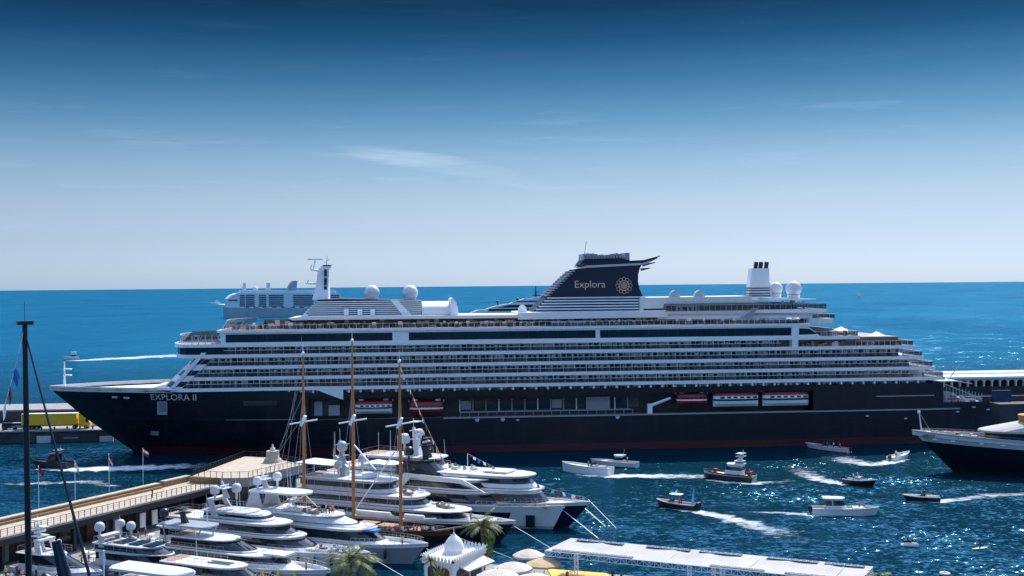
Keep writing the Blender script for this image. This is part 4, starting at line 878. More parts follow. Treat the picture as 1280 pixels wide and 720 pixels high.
def make_tier(par, x0, x1, hw, z0, z1, nose_=4, rake=2.0, over=(.6, .5), glassy=(.34, .80), m=gel, m_g=glass, m_roof=None, arake=0.0, thick=.18, posts=False, rails=True):
    h = z1-z0; lv = lambda t: plan(x0+arake*t, x1-rake*t, hw-.25*t, nose_)
    g0, g1 = glassy; ring_ = lambda t: [(x, y, z0+h*t) for x, y in lv(t)]
    b = MB(); b.loft([ring_(0), ring_(g0)], 0, True, True); b.loft([ring_(g1), ring_(1)], 0, True, True); dh = b.build('deckhouse', m, par)
    b = MB(); b.loft([[(x, y*.985, z) for x, y, z in ring_(g0)], [(x, y*.985, z) for x, y, z in ring_(g1)]], 0, False, False); w = b.build('window_band', m_g, dh)
    b = MB(); n_ = max(2, int((x1-x0)/2.6))
    for i in range(1, n_):
        x = x0+(x1-nose_-x0)*i/n_
        for sg in (-1, 1): b.add([(x, sg*(hw-.25*g0)*.99, z0+h*g0), (x+.18, sg*(hw-.25*g0)*.99, z0+h*g0), (x+.18-rake*.1, sg*(hw-.25*g1)*.99, z0+h*g1), (x-rake*.1, sg*(hw-.25*g1)*.99, z0+h*g1)], [(0, 1, 2, 3)])
    if posts: b.build('window_post', m, w)
    else:
        b = MB(); n_ = max(3, int((x1-x0)/1.7))
        for i in range(1, n_):
            x = x0+(x1-nose_-x0)*i/n_
            for sg in (-1, 1): b.add([(x, sg*(hw-.25*g0)*.988, z0+h*g0), (x+.07, sg*(hw-.25*g0)*.988, z0+h*g0), (x+.07-rake*.05, sg*(hw-.25*g1)*.988, z0+h*g1), (x-rake*.05, sg*(hw-.25*g1)*.988, z0+h*g1)], [(0, 1, 2, 3)])
        tag(b.build('mullions', black, w), kind='stuff')
    of, oa = over; pr = plan(x0-oa, x1-rake+of, hw+.12, nose_, p=.7); b = MB(); b.loft([[(x, y, z1) for x, y in pr], [(x, y, z1+thick*.6) for x, y in pr], [(x, y*.94, z1+thick) for x, y in pr]], 0); b.build('roof', m_roof or m, par)
    if rails and x1-x0 > 8:
        b = MB(); xr0, xr1 = x0-oa+.2, x0+(x1-x0)*.5; zz = z1+thick
        for sg in (-1, 1):
            yy = sg*(hw-.1); b.tube((xr0, yy, zz+.85), (xr1, yy, zz+.85), .03, n=4); b.tube((xr0, yy, zz+.45), (xr1, yy, zz+.45), .016, n=4); k = int((xr1-xr0)/1.2)
            for i in range(k+1): b.tube((xr0+(xr1-xr0)*i/k, yy, zz), (xr0+(xr1-xr0)*i/k, yy, zz+.85), .025, n=4)
        b.tube((xr0, -hw+.1, zz+.85), (xr0, hw-.1, zz+.85), .03, n=4); b.build('deck_rail', metal, par)
        b = MB(); b.prism([(x0-oa+.25, -hw+.25), (x0+1.8, -hw+.25), (x0+1.8, hw-.25), (x0-oa+.25, hw-.25)], zz+.004, zz+.03); b.build('teak_deck', teak, par)
def dome(par, x, y, z, r, m=gel, post=1.0):
    b = MB(); b.lathe([(r*.8, -r*.8), (r, -r*.45), (r, r*.1), (r*.86, r*.6), (r*.5, r*.9), (.02, r)], (x, y, z), 16); b.build('radome', m, par); b = MB(); b.tube((x, y, z-r*.8-post), (x, y, z-r*.75), .16, .22, 8); b.build('radome_post', m, par)
def radar_arch(par, x, hw, z0, z1, m=gel, lean=1.2, w=.9):
    b = MB()
    for sg in (-1, 1): b.loft([[(x, sg*hw, z0), (x+w*1.6, sg*hw, z0), (x+w*1.6, sg*(hw-.3), z0), (x, sg*(hw-.3), z0)], [(x-lean, sg*hw*.82, z1), (x-lean+w, sg*hw*.82, z1), (x-lean+w, sg*(hw*.82-.3), z1), (x-lean, sg*(hw*.82-.3), z1)]], 0)
    b.box(x-lean-.1, x-lean+w+.3, -hw*.85, hw*.85, z1-.05, z1+.25); b.build('radar_arch', m, par)
def mast(par, x, z0, h, m=gel, bars=2, fat=.4):
    b = MB(); b.loft([[(x-.7, -fat, z0), (x+.5, -fat, z0), (x+.5, fat, z0), (x-.7, fat, z0)], [(x-1.2, -fat*.4, z0+h*.75), (x-.9, -fat*.4, z0+h*.75), (x-.9, fat*.4, z0+h*.75), (x-1.2, fat*.4, z0+h*.75)]], 0); b.tube((x-1.05, 0, z0+h*.7), (x-1.1, 0, z0+h), .06, n=5)
    for k in range(bars): zz = z0+h*(.42+.24*k); b.box(x-1.4, x+.3, -1.1, 1.1, zz, zz+.12)
    b.build('mast', m, par); b = MB(); b.box(x-.6, x-.45, -1.1, 1.1, z0+h*.52, z0+h*.58); b.tube((x-.5, 0, z0+h*.40), (x-.5, 0, z0+h*.56), .1, n=6); b.build('radar_scanner', white, par)
def bow_rail(par, L, shr, hw, q0=.55, h=.85):
    b = MB()
    for sg in (-1, 1):
        p = [(q*L*.985, sg*max(.05, hw(q, 1)-.2), shr(q)) for q in [q0+(.99-q0)*i/14 for i in range(15)]]
        for u, v in zip(p, p[1:]): b.tube((u[0], u[1], u[2]+h), (v[0], v[1], v[2]+h), .035, n=4); b.tube((u[0], u[1], u[2]+h*.5), (v[0], v[1], v[2]+h*.5), .018, n=4); b.tube(u, (u[0], u[1], u[2]+h), .03, n=4)
    b.build('bow_rail', metal, par)
def cushions(par, x0, x1, y0, y1, z, m=canvas, n=3):
    b = MB()
    for i in range(n): a = x0+(x1-x0)*i/n; b.box(a+.05, a+(x1-x0)/n-.05, y0, y1, z, z+.3)
    b.build('sun_pad', m, par)
def fenders(par, L, shr, hw, qs, m=black):
    for q in qs:
        b = MB(); y = -hw(q, .9)-.28; b.lathe([(.08, -.75), (.24, -.6), (.26, 0), (.24, .6), (.08, .75)], (q*L, y, shr(q)*.55), 8); b.tube((q*L, y, shr(q)*.55+.7), (q*L, -hw(q, 1)+.05, shr(q)), .03, n=4); b.build('fender', m, par)
class Yacht:
    def __init__(s, name, label, cat, bow, zb, L, B, zs, rake, hd=HD, **k):
        w = P(*bow, zb); s.hd = hd; s.h = Vector((math.cos(hd), math.sin(hd), 0)); o = w - s.h*L; s.o = Vector((o.x, o.y, 0)); s.L, s.B = L, B
        s.t = thing(name, label, cat, s.o, hd); s.w = w
        s.shr, s.hw, s.xx = make_hull(s.t, L, B, zs, zb, rake, k.pop('hull', gel), k.pop('deck', offw), **k)
    def x(s, px):                            # photo column -> length along the keel
        n = Vector((-s.h.y, s.h.x, 0)); d = ray(px, 640); t = (s.o.dot(n))/Vector((d.x, d.y, 0)).dot(n); p = Vector((d.x*t, d.y*t, 0)); return (p-s.o).dot(s.h)
    def z(s, px, py):
        n = Vector((-s.h.y, s.h.x, 0)); d = ray(px, py); t = s.o.dot(n)/Vector((d.x, d.y, 0)).dot(n); return H+d.z*t
    def pt(s, x, y, z): c, q = math.cos(s.hd), math.sin(s.hd); return Vector((s.o.x+c*x-q*y, s.o.y+q*x+c*y, z))
    def tier(s, p0, p1, hw, y0, y1, **k):
        xa, xb = s.x(p0), s.x(p1); xm = (p0+p1)/2; za = y0 if isinstance(y0, float) and y0 < 30 else s.z(xm, y0); zb = y1 if isinstance(y1, float) and y1 < 30 else s.z(xm, y1); make_tier(s.t, xa, xb, hw, za, zb, **k)
# A: navy hulled yacht, farthest of the row
A = Yacht('motor_yacht', 'large motor yacht with navy hull and white upper decks, farthest in the row', 'yacht', (739, 627), 5.0, 58, 10.5, 3.6, 4.5, ports=12, hull=ynavy, deck=offw, gun=gel, drop=.3)
A.tier(420, 692, 4.4, 3.3, 6.6, nose_=9, rake=3, m=gel, over=(1.0, 1)); A.tier(440, 672, 3.9, 6.9, 9.0, nose_=8, rake=2, over=(1.6, 1)); A.tier(470, 560, 3.2, 9.3, 11.2, nose_=3, rake=1.5, over=(1, 1.5))
mast(A.t, A.x(524), 11.4, 7.0, gel, 3, .8); dome(A.t, A.x(512), -1.6, 14.6, 1.05, post=2.8); dome(A.t, A.x(519), 1.8, 15.2, 1.0, post=3.2); dome(A.t, A.x(535), 0, 13.2, .8, post=1.6)
bow_rail(A.t, A.L, A.shr, A.hw, .75); cushions(A.t, A.x(610), A.x(640), -2, 2, 9.3)
# B: big white yacht with hull window
Bq = Yacht('motor_yacht', 'big white motor yacht with dark hull window and black mast block, bow to the right', 'yacht', (706, 632), 4.4, 54, 9.6, 3.6, 2.4, hull=gel, deck=teak, band=(.42, .84, .44, .72), drop=.5, fine=2.6, m_boot=greyp)
Bq.tier(440, 640, 4.0, 3.2, 6.0, nose_=9, rake=3.2, glassy=(.3, .86), over=(1.5, 1)); Bq.tier(425, 618, 3.6, 6.3, 8.2, nose_=7, rake=2.2, over=(2.0, .5), glassy=(.15, .7)); Bq.tier(505, 558, 3.0, 8.5, 11.0, nose_=4, rake=2.5, m=black, glassy=(.3, .8), over=(.3, 1.4))
mast(Bq.t, Bq.x(536), 11.2, 5.8, black, 2, .9); dome(Bq.t, Bq.x(517), -1.5, 12.6, .95, black, .8); dome(Bq.t, Bq.x(530), 1.5, 13.6, .95, black, 1.6)
b = MB()
for sg in (-1, 1):
    y0, y1 = (sg*4.05, sg*4.3) if sg > 0 else (-4.3, -4.05); b.side([(Bq.x(495), 3.4), (Bq.x(503), 3.4), (Bq.x(528), 8.2), (Bq.x(590), 7.7), (Bq.x(620), 6.4), (Bq.x(592), 8.5), (Bq.x(520), 9.0)], y0, y1)
b.build('wing_panel', gel, Bq.t); bow_rail(Bq.t, Bq.L, Bq.shr, Bq.hw, .72)
b = MB(); q0 = .955; b.box(Bq.x(664), Bq.x(674), -Bq.hw(.88, .3)-.25, -Bq.hw(.88, .3)+.3, .5, 2.6); b.build('anchor_pocket', glass, Bq.t); cushions(Bq.t, Bq.x(560), Bq.x(590), -1.8, 1.8, 8.5); fenders(Bq.t, Bq.L, Bq.shr, Bq.hw, (.55, .62, .7))
# C: black hull yacht behind the schooner
Cq = Yacht('motor_yacht', 'black hulled motor yacht with stacked white decks moored behind the schooner', 'yacht', (645, 651), 3.9, 50, 9.0, 3.3, 3.0, ports=10, hull=black, deck=offw, gun=gel)
Cq.tier(380, 592, 3.8, 3.1, 4.9, nose_=10, rake=3.5, over=(3.0, 1), glassy=(.35, .8)); Cq.tier(385, 537, 3.4, 5.2, 6.9, nose_=5, rake=1.5, over=(1.2, .5), glassy=(.2, .72), m=gel); Cq.tier(390, 500, 3.2, 7.2, 9.2, nose_=5, rake=2, m=lgrey, m_roof=gel, over=(1.4, .5)); 
b = MB(); xa, xb = Cq.x(382), Cq.x(430); b.loft([[(xa, -3, 11.6), (xb, -2.6, 11.4), (xb, 2.6, 11.4), (xa, 3, 11.6)], [(xa, -3, 11.75), (xb, -2.6, 11.55), (xb, 2.6, 11.55), (xa, 3, 11.75)]]); 
for x in (xa+.3, xb-.3):
    for y in (-2.4, 2.4): b.tube((x, y, 9.4), (x, y, 11.5), .07, n=5)
b.build('shade_awning', canvas, Cq.t); mast(Cq.t, Cq.x(432), 9.4, 8.5, mgrey, 2, .7); dome(Cq.t, Cq.x(430), -.4, 14.8, .95, mgrey, 1.2); dome(Cq.t, Cq.x(431), -1.9, 11.7, .75, mgrey, 1.6); dome(Cq.t, Cq.x(447), 1.7, 12.4, .8, mgrey, 2.2)
b = MB(); b.tube((Cq.x(419), 0, 13.2), (Cq.x(419), 0, 17.2), .16, .08, 6); b.loft([[(Cq.x(419)-.3, -.3, 13.0), (Cq.x(419)+.3, -.3, 13.0), (Cq.x(419)+.3, .3, 13), (Cq.x(419)-.3, .3, 13)], [(Cq.x(430), -.3, 11.0), (Cq.x(430)+1, -.3, 11), (Cq.x(430)+1, .3, 11), (Cq.x(430), .3, 11)]]); b.build('mast_arm', mgrey, Cq.t)
b = MB(); b.lathe([(2.3, 9.5), (2.3, 9.9), (1.9, 10.1), (1.8, 10.0)], (Cq.x(456), 0, 0), 20); b.build('hot_tub', gel, Cq.t)
for a, e in ((455, 480), (470, 498)):
    b = MB(); b.lathe([(.1, .5), (2.2, 0)][::-1], ((Cq.x(a)+Cq.x(e))/2, 1.5, 12), 12); b.tube(((Cq.x(a)+Cq.x(e))/2, 1.5, 9.4), ((Cq.x(a)+Cq.x(e))/2, 1.5, 12.4), .07, n=5); b.build('deck_parasol', canvas, Cq.t)
cushions(Cq.t, Cq.x(600), Cq.x(618), -1.6, 1.6, 3.4, offw)
# three-masted schooner
S = Yacht('schooner', 'three masted wooden schooner with varnished masts and dark hull', 'sailing ship', (563, 664), 3.4, 46, 7.4, 2.7, 4.0, hull=black, deck=teak, gun=dwood, tr=.6, fine=1.7, drop=.7)
b = MB(); xb = S.L-3; b.tube((xb, 0, 3.1), (xb+9.6, 0, 5.3), .24, .1, 8); b.build('bowsprit', teak, S.t)
for nm_, px, pyt, cr in (('m', 379, 440, 434), ('m', 440.5, 424, 441), ('m', 499.5, 450, 436)):
    x = S.x(px+ (1.5)); zt_ = S.z(px, pyt); b = MB(); b.tube((x, 0, 2), (x, 0, zt_*.74), .30, .26, 10); b.tube((x, 0, zt_*.74), (x, 0, zt_), .24, .12, 8); m_ = b.build('mast', wood, S.t)
    b = MB(); b.tube((x, 0, zt_), (x, 0, zt_+1.6), .05, n=5); b.sphere((x, 0, zt_-.2), .3, n=8, k=5); b.build('mast_truck', white, m_)
    zc = S.z(px, 528 if px < 400 else (527 if px < 450 else 531)); b = MB(); b.tube((x-2.2, -1.0, zc-.3), (x+2.2, 1.0, zc+.5), .13, n=6); b.tube((x-.6, .8, zc), (x+.6, -.8, zc), .1, n=5); b.tube((x-.4, 0, zc-.6), (x+.3, 0, zc+1.2), .38, .32, 8); b.build('spreader', white, m_)
    b = MB()
    for k, (dx, dy) in enumerate(((-2.4, 3.3), (-2.4, -3.3), (1.2, 3.3), (1.2, -3.3))): b.tube((x+dx*.6, dy, 2.6), (x, dy*.1, zt_*.72), .03, n=4)
    if px < 400:
        for k in range(5): b.tube((x-14+k*2.2, .5, 4), (x-.2, 0, zc+1+k*3.5), .028, n=4)
    b.build('shroud', greyp, m_)
b = MB(); z3 = S.z(500, 560); b.tube((S.x(381), 0, 4.5), (S.x(430), 0, 5.2), .2, .16, 8); b.tube((S.x(444), 0, 4.6), (S.x(492), 0, 5.1), .2, .16, 8); b.tube((S.x(504), 0, 4.6), (S.x(545), 0, 5.2), .2, .16, 8); tag(b.build('booms', offw, S.t), kind='stuff')
for a, e in ((446, 488), (506, 530)):
    b = MB(); b.loft([[(S.x(a)+(S.x(e)-S.x(a))*q, .45*math.cos(t)*(1-.3*abs(q-.5)), 5.25+.4*math.sin(t)) for t in [2*math.pi*j/8 for j in range(8)]] for q in (0, .3, .6, 1)], 0, sm=True); b.build('furled_sail', canvas, S.t)
b = MB(); b.tube((S.x(444), 0, 5.5), (S.x(496), -.5, 16), .11, n=5, m=0); b.tube((S.x(441), 0, 17), (S.x(470), 0, 12.6), .14, n=5, m=0); b.build('gaff_rope', white, S.t)
for k, (a, e, h_) in enumerate(((450, 470, 1.5), (475, 494, 1.4), (515, 530, 1.2), (400, 430, 1.6))):
    b = MB(); b.box(S.x(a), S.x(e), -1.3, 1.3, 2.0, 2+h_, 0); b.box(S.x(a)-.1, S.x(e)+.1, -1.4, 1.4, 2+h_, 2.1+h_, 1); b.build('deckhouse', [dwood, teak], S.t)
bow_rail(S.t, S.L, S.shr, S.hw, .1, .7)
for k in range(34):
    x = random.uniform(S.x(425), S.x(548)); y = random.uniform(-2.8, -1.5)*(1 if x < S.L*.85 else .5); c = ('pink', 'white', 'red', 'orange', 'grey', 'white', 'pink', 'black')[k % 8]; k_ = random.choice((0, 0, 1, 2))
    person(S.pt(x, y, S.shr(min(1, x/S.L))-.7), c, 'person in %s shirt in the crowd on the schooner deck' % c, k_, group='people in %s on the schooner deck' % c)
# D: white flybridge yacht with pair of domes and blue foredeck cushions
Dq = Yacht('motor_yacht', 'white flybridge yacht with two white domes and blue foredeck cushions', 'yacht', (535, 679), 3.5, 30, 7.0, 2.9, 3.0, hull=mgrey, deck=gel, gun=gel, band=(.60, .70, .55, .8), fine=2.4)
Dq.tier(330, 488, 3.0, 2.6, 5.0, nose_=6, rake=4, m=gel, over=(1.2, .5), glassy=(.3, .85)); Dq.tier(322, 455, 2.7, 5.2, 6.6, nose_=6, rake=5, glassy=(.2, .3), m=lgrey, m_roof=gel, over=(1, .5))
b = MB(); xa, xb = Dq.x(322), Dq.x(388); b.loft([[(x, y, 9.6) for x, y in plan(xa, xb, 2.4, 3)], [(x, y, 9.9) for x, y in plan(xa, xb, 2.4, 3)], [(x, y*.8, 10.05) for x, y in plan(xa+.2, xb-.4, 2.3, 3)]]); b.build('hard_top', gel, Dq.t)
b = MB()
for sg in (-1, 1):
    b.loft([[(xa-1, sg*2.7, 5.4), (xa+3.6, sg*2.7, 5.4), (xa+3.6, sg*2.5, 5.4), (xa-1, sg*2.5, 5.4)], [(xa+.3, sg*2.3, 9.6), (xa+2.0, sg*2.3, 9.6), (xa+2.0, sg*2.1, 9.6), (xa+.3, sg*2.1, 9.6)]])
    b.tube((xa+4, sg*2.4, 6.6), (xb-1.6, sg*2.1, 9.6), .09, n=5); b.tube((xb-3.4, sg*2.1, 9.6), (xb+.2, sg*2.3, 6.8), .09, n=5)
b.build('hard_top_leg', lgrey, Dq.t); dome(Dq.t, Dq.x(328), -1.2, 11.4, .78, gel, .8); dome(Dq.t, Dq.x(341), 1.3, 11.9, .78, gel, 1.2); mast(Dq.t, Dq.x(334), 10.0, 3.6, gel, 1, .2)
cushions(Dq.t, Dq.x(432), Dq.x(452), -1.9, -.1, 4.9, cblue, 2); cushions(Dq.t, Dq.x(458), Dq.x(476), -1.6, .2, 4.7, cblue, 2); cushions(Dq.t, Dq.x(360), Dq.x(382), -1.6, 1.6, 6.9, canvas, 3)
bow_rail(Dq.t, Dq.L, Dq.shr, Dq.hw, .6); fenders(Dq.t, Dq.L, Dq.shr, Dq.hw, (.3, .42, .54))
for c, px in (('white', 412), ('red', 416), ('pink', 420)): person(Dq.pt(Dq.x(px), -1, 6.85), c, 'person in %s shirt standing on the flybridge yacht roof' % c, 0)
# E
Eq = Yacht('motor_yacht', 'long white motor yacht with grey domes on an arch, second row before the palms', 'yacht', (463, 690.5), 3.2, 33, 7.4, 2.8, 2.6, ports=9, hull=gel, deck=gel, fine=2.4, m_boot=greyp)
Eq.tier(215, 405, 3.1, 2.5, 4.6, nose_=7, rake=4.5, over=(.8, .5), glassy=(.35, .86)); Eq.tier(222, 372, 2.8, 4.9, 6.4, nose_=6, rake=3, over=(1.6, .5), glassy=(.1, .75)); Eq.tier(265, 340, 2.2, 6.7, 7.7, nose_=2, rake=1, glassy=(.3, .7), m=lgrey, over=(-2, .3))
radar_arch(Eq.t, Eq.x(276), 2.2, 6.7, 9.4, lgrey); dome(Eq.t, Eq.x(275), -1.2, 11.0, .78, lgrey, 1.0); dome(Eq.t, Eq.x(290), 1.2, 11.1, .78, lgrey, 1.2); mast(Eq.t, Eq.x(284), 9.6, 3.6, lgrey, 1, .2)
cushions(Eq.t, Eq.x(385), Eq.x(415), -1.7, 1.7, 2.8, greyp, 3); bow_rail(Eq.t, Eq.L, Eq.shr, Eq.hw, .5); fenders(Eq.t, Eq.L, Eq.shr, Eq.hw, (.3, .4, .5, .6))
# F
Fq = Yacht('motor_yacht', 'white motor yacht with raked black windscreen and black domes aft', 'yacht', (413, 712), 2.4, 27, 6.4, 2.1, 2.2, hull=gel, deck=gel, fine=2.3, band=(.45, .72, .5, .72), m_boot=greyp)
Fq.tier(215, 375, 2.6, 1.9, 3.6, nose_=6, rake=4.2, over=(.0, .5), glassy=(.45, .9)); Fq.tier(225, 322, 2.3, 3.9, 5.3, nose_=5, rake=4.0, over=(.5, .5), glassy=(.1, .92)); 
b = MB(); b.loft([[(x, y, 6.9) for x, y in plan(Fq.x(208), Fq.x(268), 2.1, 1.5)], [(x, y, 7.1) for x, y in plan(Fq.x(208), Fq.x(268), 2.1, 1.5)]])
for sg in (-1, 1): b.tube((Fq.x(218), sg*1.9, 4), (Fq.x(214), sg*1.9, 6.9), .12, n=5); b.tube((Fq.x(255), sg*1.9, 5.3), (Fq.x(262), sg*1.9, 6.9), .1, n=5)
b.build('hard_top', greyp, Fq.t); dome(Fq.t, Fq.x(211), -1, 8.6, .72, black, .8); mast(Fq.t, Fq.x(232), 7.1, 3.4, black, 2, .3); cushions(Fq.t, Fq.x(335), Fq.x(362), -1.4, 1.4, 3.75, offw, 2); bow_rail(Fq.t, Fq.L, Fq.shr, Fq.hw, .5); fenders(Fq.t, Fq.L, Fq.shr, Fq.hw, (.3, .5, .7))
b = MB()
for k in range(2): b.box(Fq.x(298), Fq.x(312), -.8+k*1.0, -.3+k*1.0, 5.58, 5.64)
b.build('roof_hatch', black, Fq.t)
# G
Gq = Yacht('motor_yacht', 'dark grey sport yacht with three grey domes and long roof glass', 'yacht', (252, 706), 3.6, 19.5, 5.6, 2.6, 2.0, hull=greyp, deck=lgrey, fine=2.2)
Gq.tier(132, 228, 2.3, 2.4, 4.4, nose_=6, rake=4.5, over=(.2, .3), glassy=(.45, .92), m=lgrey); Gq.tier(130, 215, 2.1, 4.6, 5.5, nose_=4, rake=2.5, glassy=(.1, .8), m=lgrey, over=(.5, .3))
b = MB()
for k in range(3): b.box(Gq.x(150+k*18), Gq.x(163+k*18), -1.5, 1.5, 5.80, 5.86)
b.build('roof_glass', teal, Gq.t); b = MB(); b.box(Gq.x(160), Gq.x(222), 2.6, 5.0, 4.7, 4.8); 
radar_arch(Gq.t, Gq.x(137), 2.2, 3.0, 6.4, lgrey, .6); dome(Gq.t, Gq.x(133), -1.4, 7.9, .75, lgrey, .6); dome(Gq.t, Gq.x(146), .8, 8.2, .62, lgrey, 1.2); dome(Gq.t, Gq.x(155), 1.4, 7.8, .7, lgrey, 1.0); bow_rail(Gq.t, Gq.L, Gq.shr, Gq.hw, .6)
# H, I, J: partly below the picture
Hq = Yacht('motor_yacht', 'white yacht foredeck with two black roof slots at the bottom of the row', 'yacht', (352, 729), 2.6, 20, 5.6, 2.2, 2.2, hull=gel, deck=gel, m_boot=greyp)
Hq.tier(215, 332, 2.2, 2.0, 4.2, nose_=5, rake=4, over=(.4, .4), glassy=(.4, .9), m_g=glass)
b = MB()
for k in range(2): b.box(Hq.x(262), Hq.x(290), -.7+k*.9, -.35+k*.9, 4.48, 4.54)
b.build('roof_hatch', black, Hq.t); bow_rail(Hq.t, Hq.L, Hq.shr, Hq.hw, .5)
Iq = Yacht('motor_yacht', 'pale yacht with plain domed white roof cut by the bottom edge', 'yacht', (300, 757), 2.5, 20, 5.4, 2.1, 2.0, hull=gel, deck=gel)
Iq.tier(150, 268, 2.1, 2.0, 4.0, nose_=5, rake=3.5, over=(.4, .4)); b = MB(); pr = plan(Iq.x(150), Iq.x(240), 2.2, 4); b.loft([[(x, y, 5.6) for x, y in pr], [(x, y, 5.9) for x, y in pr], [(x, y*.7, 6.15) for x, y in pr]]); 
for x in (Iq.x(160), Iq.x(215)):
    for y in (-1.7, 1.7): b.tube((x, y, 4.2), (x, y, 5.7), .08, n=5)
b.build('hard_top', gel, Iq.t)
Jq = Yacht('motor_yacht', 'white boat with dark raked windscreen and slim white mast beside the black yacht mast', 'yacht', (128, 714), 2.6, 17, 5.0, 2.2, 1.8, hull=gel, deck=gel)
Jq.tier(35, 121, 2.0, 2.0, 4.3, nose_=6, rake=6.5, over=(.0, .3), glassy=(.35, .97)); mast(Jq.t, Jq.x(53), 4.5, 5.2, gel, 3, .2); radar_arch(Jq.t, Jq.x(55), 1.8, 4.3, 6.2, gel, .5); dome(Jq.t, Jq.x(70), .5, 6.0, .4, gel, .8); bow_rail(Jq.t, Jq.L, Jq.shr, Jq.hw, .4)
# black sailing yacht mast close to the viewer
m0 = atD(36.5, 560, 82); sy = thing('sailing_yacht', 'tall black sailing yacht mast with dark boom and stay at the left', 'sailing yacht', (m0.x, m0.y, 0), R(-60))
make_hull(sy, 40, 8, 2.2, 2.8, 3, ynavy, teak, drop=.3); kid = [c for c in bpy.data.objects if c.parent == sy]
for c in kid: c.location = (-22, 0, 0)
zt_ = atD(31, 404, 82).z; b = MB()
top = atD(31, 404, 82)-Vector((m0.x, m0.y, 0)); inv = Matrix.Rotation(R(60), 3, 'Z'); top = inv @ Vector((top.x, top.y, 0)); 
b.tube((0, 0, 1.5), (top.x, top.y, zt_), .29, .17, 10); mm = b.build('mast', black, sy)
b = MB(); b.box(top.x-.5, top.x+.5, top.y-.5, top.y+.5, zt_-.1, zt_+.15); b.tube((top.x, top.y, zt_), (top.x, top.y, zt_+1.5), .02, n=4); b.build('masthead', black, mm)
st = inv @ (atD(112, 720, 79.5)-Vector((m0.x, m0.y, 0))); b = MB(); b.tube((top.x, top.y, zt_-.6), (st.x, st.y, st.z), .06, .12, n=6); b.build('stay', ynavy, mm)
f0 = inv @ (atD(70, 676, 80.5)-Vector((m0.x, m0.y, 0))); f1 = inv @ (atD(86, 740, 80.5)-Vector((m0.x, m0.y, 0))); b = MB(); b.tube(f0, f1, .3, .5, 8); b.build('furled_sail', ynavy, sy)
p1 = inv @ (atD(129.5, 688, 84)-Vector((m0.x, m0.y, 0)))
b = MB(); b.tube((p1.x, p1.y, 2), (p1.x, p1.y, p1.z), .07, n=6); b.build('deck_pole', white, sy)
# ---------------------------------------------------------------- extra life on the yachts: deck gear, aerials, people
for y_, n_, xa, xb, zz in ((A, 10, .3, .8, 6.95), (A, 6, .35, .6, 9.3), (Bq, 10, .45, .75, 6.35), (Cq, 12, .2, .6, 7.25), (Cq, 8, .55, .75, 5.2), (Dq, 8, .1, .35, 6.9), (Eq, 10, .1, .4, 6.7), (Fq, 6, .05, .25, 3.9), (Gq, 3, .05, .2, 2.7), (Eq, 6, .72, .9, 3.0), (Bq, 8, .84, .95, 3.9)):
    b = MB(); c = 0
    for k in range(n_*2):
        x = y_.L*random.uniform(xa, xb); yy = random.uniform(-2.2, 2.2)*min(1, y_.B/8); w, l_, h_ = random.uniform(.3, .9), random.uniform(.4, 1.7), random.uniform(.25, .9)
        b.box(x, x+l_, yy, yy+w, zz, zz+h_*.5, k % 5); b.box(x, x+.25, yy, yy+w, zz+h_*.5, zz+h_, k % 5)
    tag(b.build('deck_furniture', [offw, greyp, teak, beige, dbrown], y_.t), kind='stuff')
for y_, xs, zz in ((A, (.42, .5), 11.4), (Bq, (.45, .52), 11), (Cq, (.25, .3, .4), 9.4), (Dq, (.08, .16), 10), (Eq, (.2, .28), 7.7), (Fq, (.12, .2), 7), (Gq, (.15,), 5.8), (Hq, (.2,), 4.4)):
    b = MB()
    for i, q in enumerate(xs): b.tube((y_.L*q, (-1)**i*1.2, zz), (y_.L*q-.3, (-1)**i*1.2, zz+random.uniform(2.5, 5)), .035, .02, 4)
    tag(b.build('whip_aerials', white, y_.t), kind='stuff')
for y_, n_ in ((A, 9), (Cq, 10), (Eq, 9), (Fq, 8), (Gq, 6), (Hq, 7), (Jq, 5), (Dq, 6)):
    fenders(y_.t, y_.L, y_.shr, y_.hw, [.18+.74*i/n_ for i in range(n_)], black if y_ is not Fq else yellow)
crew = [(Bq, 'big white yacht with the hull window', .83, -1.5, None), (Bq, 'big white yacht with the hull window', .9, -.8, None), (Cq, 'black hulled yacht', .84, -1.2, None), (Dq, 'white flybridge yacht', .86, -.8, None), (Eq, 'long white yacht with grey domes', .84, -1.0, None), (Fq, 'white yacht with black windscreen', .86, -.7, None), (Hq, 'white yacht with two roof slots', .8, -.6, None), (Gq, 'dark grey sport yacht', .85, -.6, None)]
for i, (y_, nm_, q, yy, _) in enumerate(crew):
    c = ('white', 'blue', 'black', 'yellow', 'white', 'red', 'pale blue', 'black')[i]; person(y_.pt(y_.L*q, yy, y_.shr(q)-.5), c, 'person in %s shirt on the foredeck of the %s' % (c, nm_), 0)
# ---------------------------------------------------------------- superyacht entering from the right
HR = math.pi - R(12)
Rq = Yacht('superyacht', 'dark hulled superyacht with white bulwark and sloping white deckhouse at the right edge', 'yacht', (1140, 537.5), 9.5, 74, 13, 7.3, 9.0, hd=HR, hull=rnavy, deck=teak, gun=lgrey, gt=.74, m_boot=rnavy, drop=1.1, fine=2.0, full=.5)
xa = Rq.x(1232); b = MB(); lv = lambda x1, hw, z: [(x, y, z) for x, y in plan(xa-30, x1, hw, 9, p=.7)]
b.loft([lv(xa+.3, 4.6, 6.6), lv(xa+.1, 4.6, 9.6)], 0); b.build('windscreen', glass, Rq.t)
b = MB(); b.loft([lv(xa+1.6, 5.4, 9.6), lv(xa+1.4, 5.4, 10.0), lv(xa+.2, 5.2, 10.3), lv(xa-6.5, 4.6, 11.7), lv(xa-7.0, 4.5, 11.75)], 0); b.build('deckhouse', cfab, Rq.t)
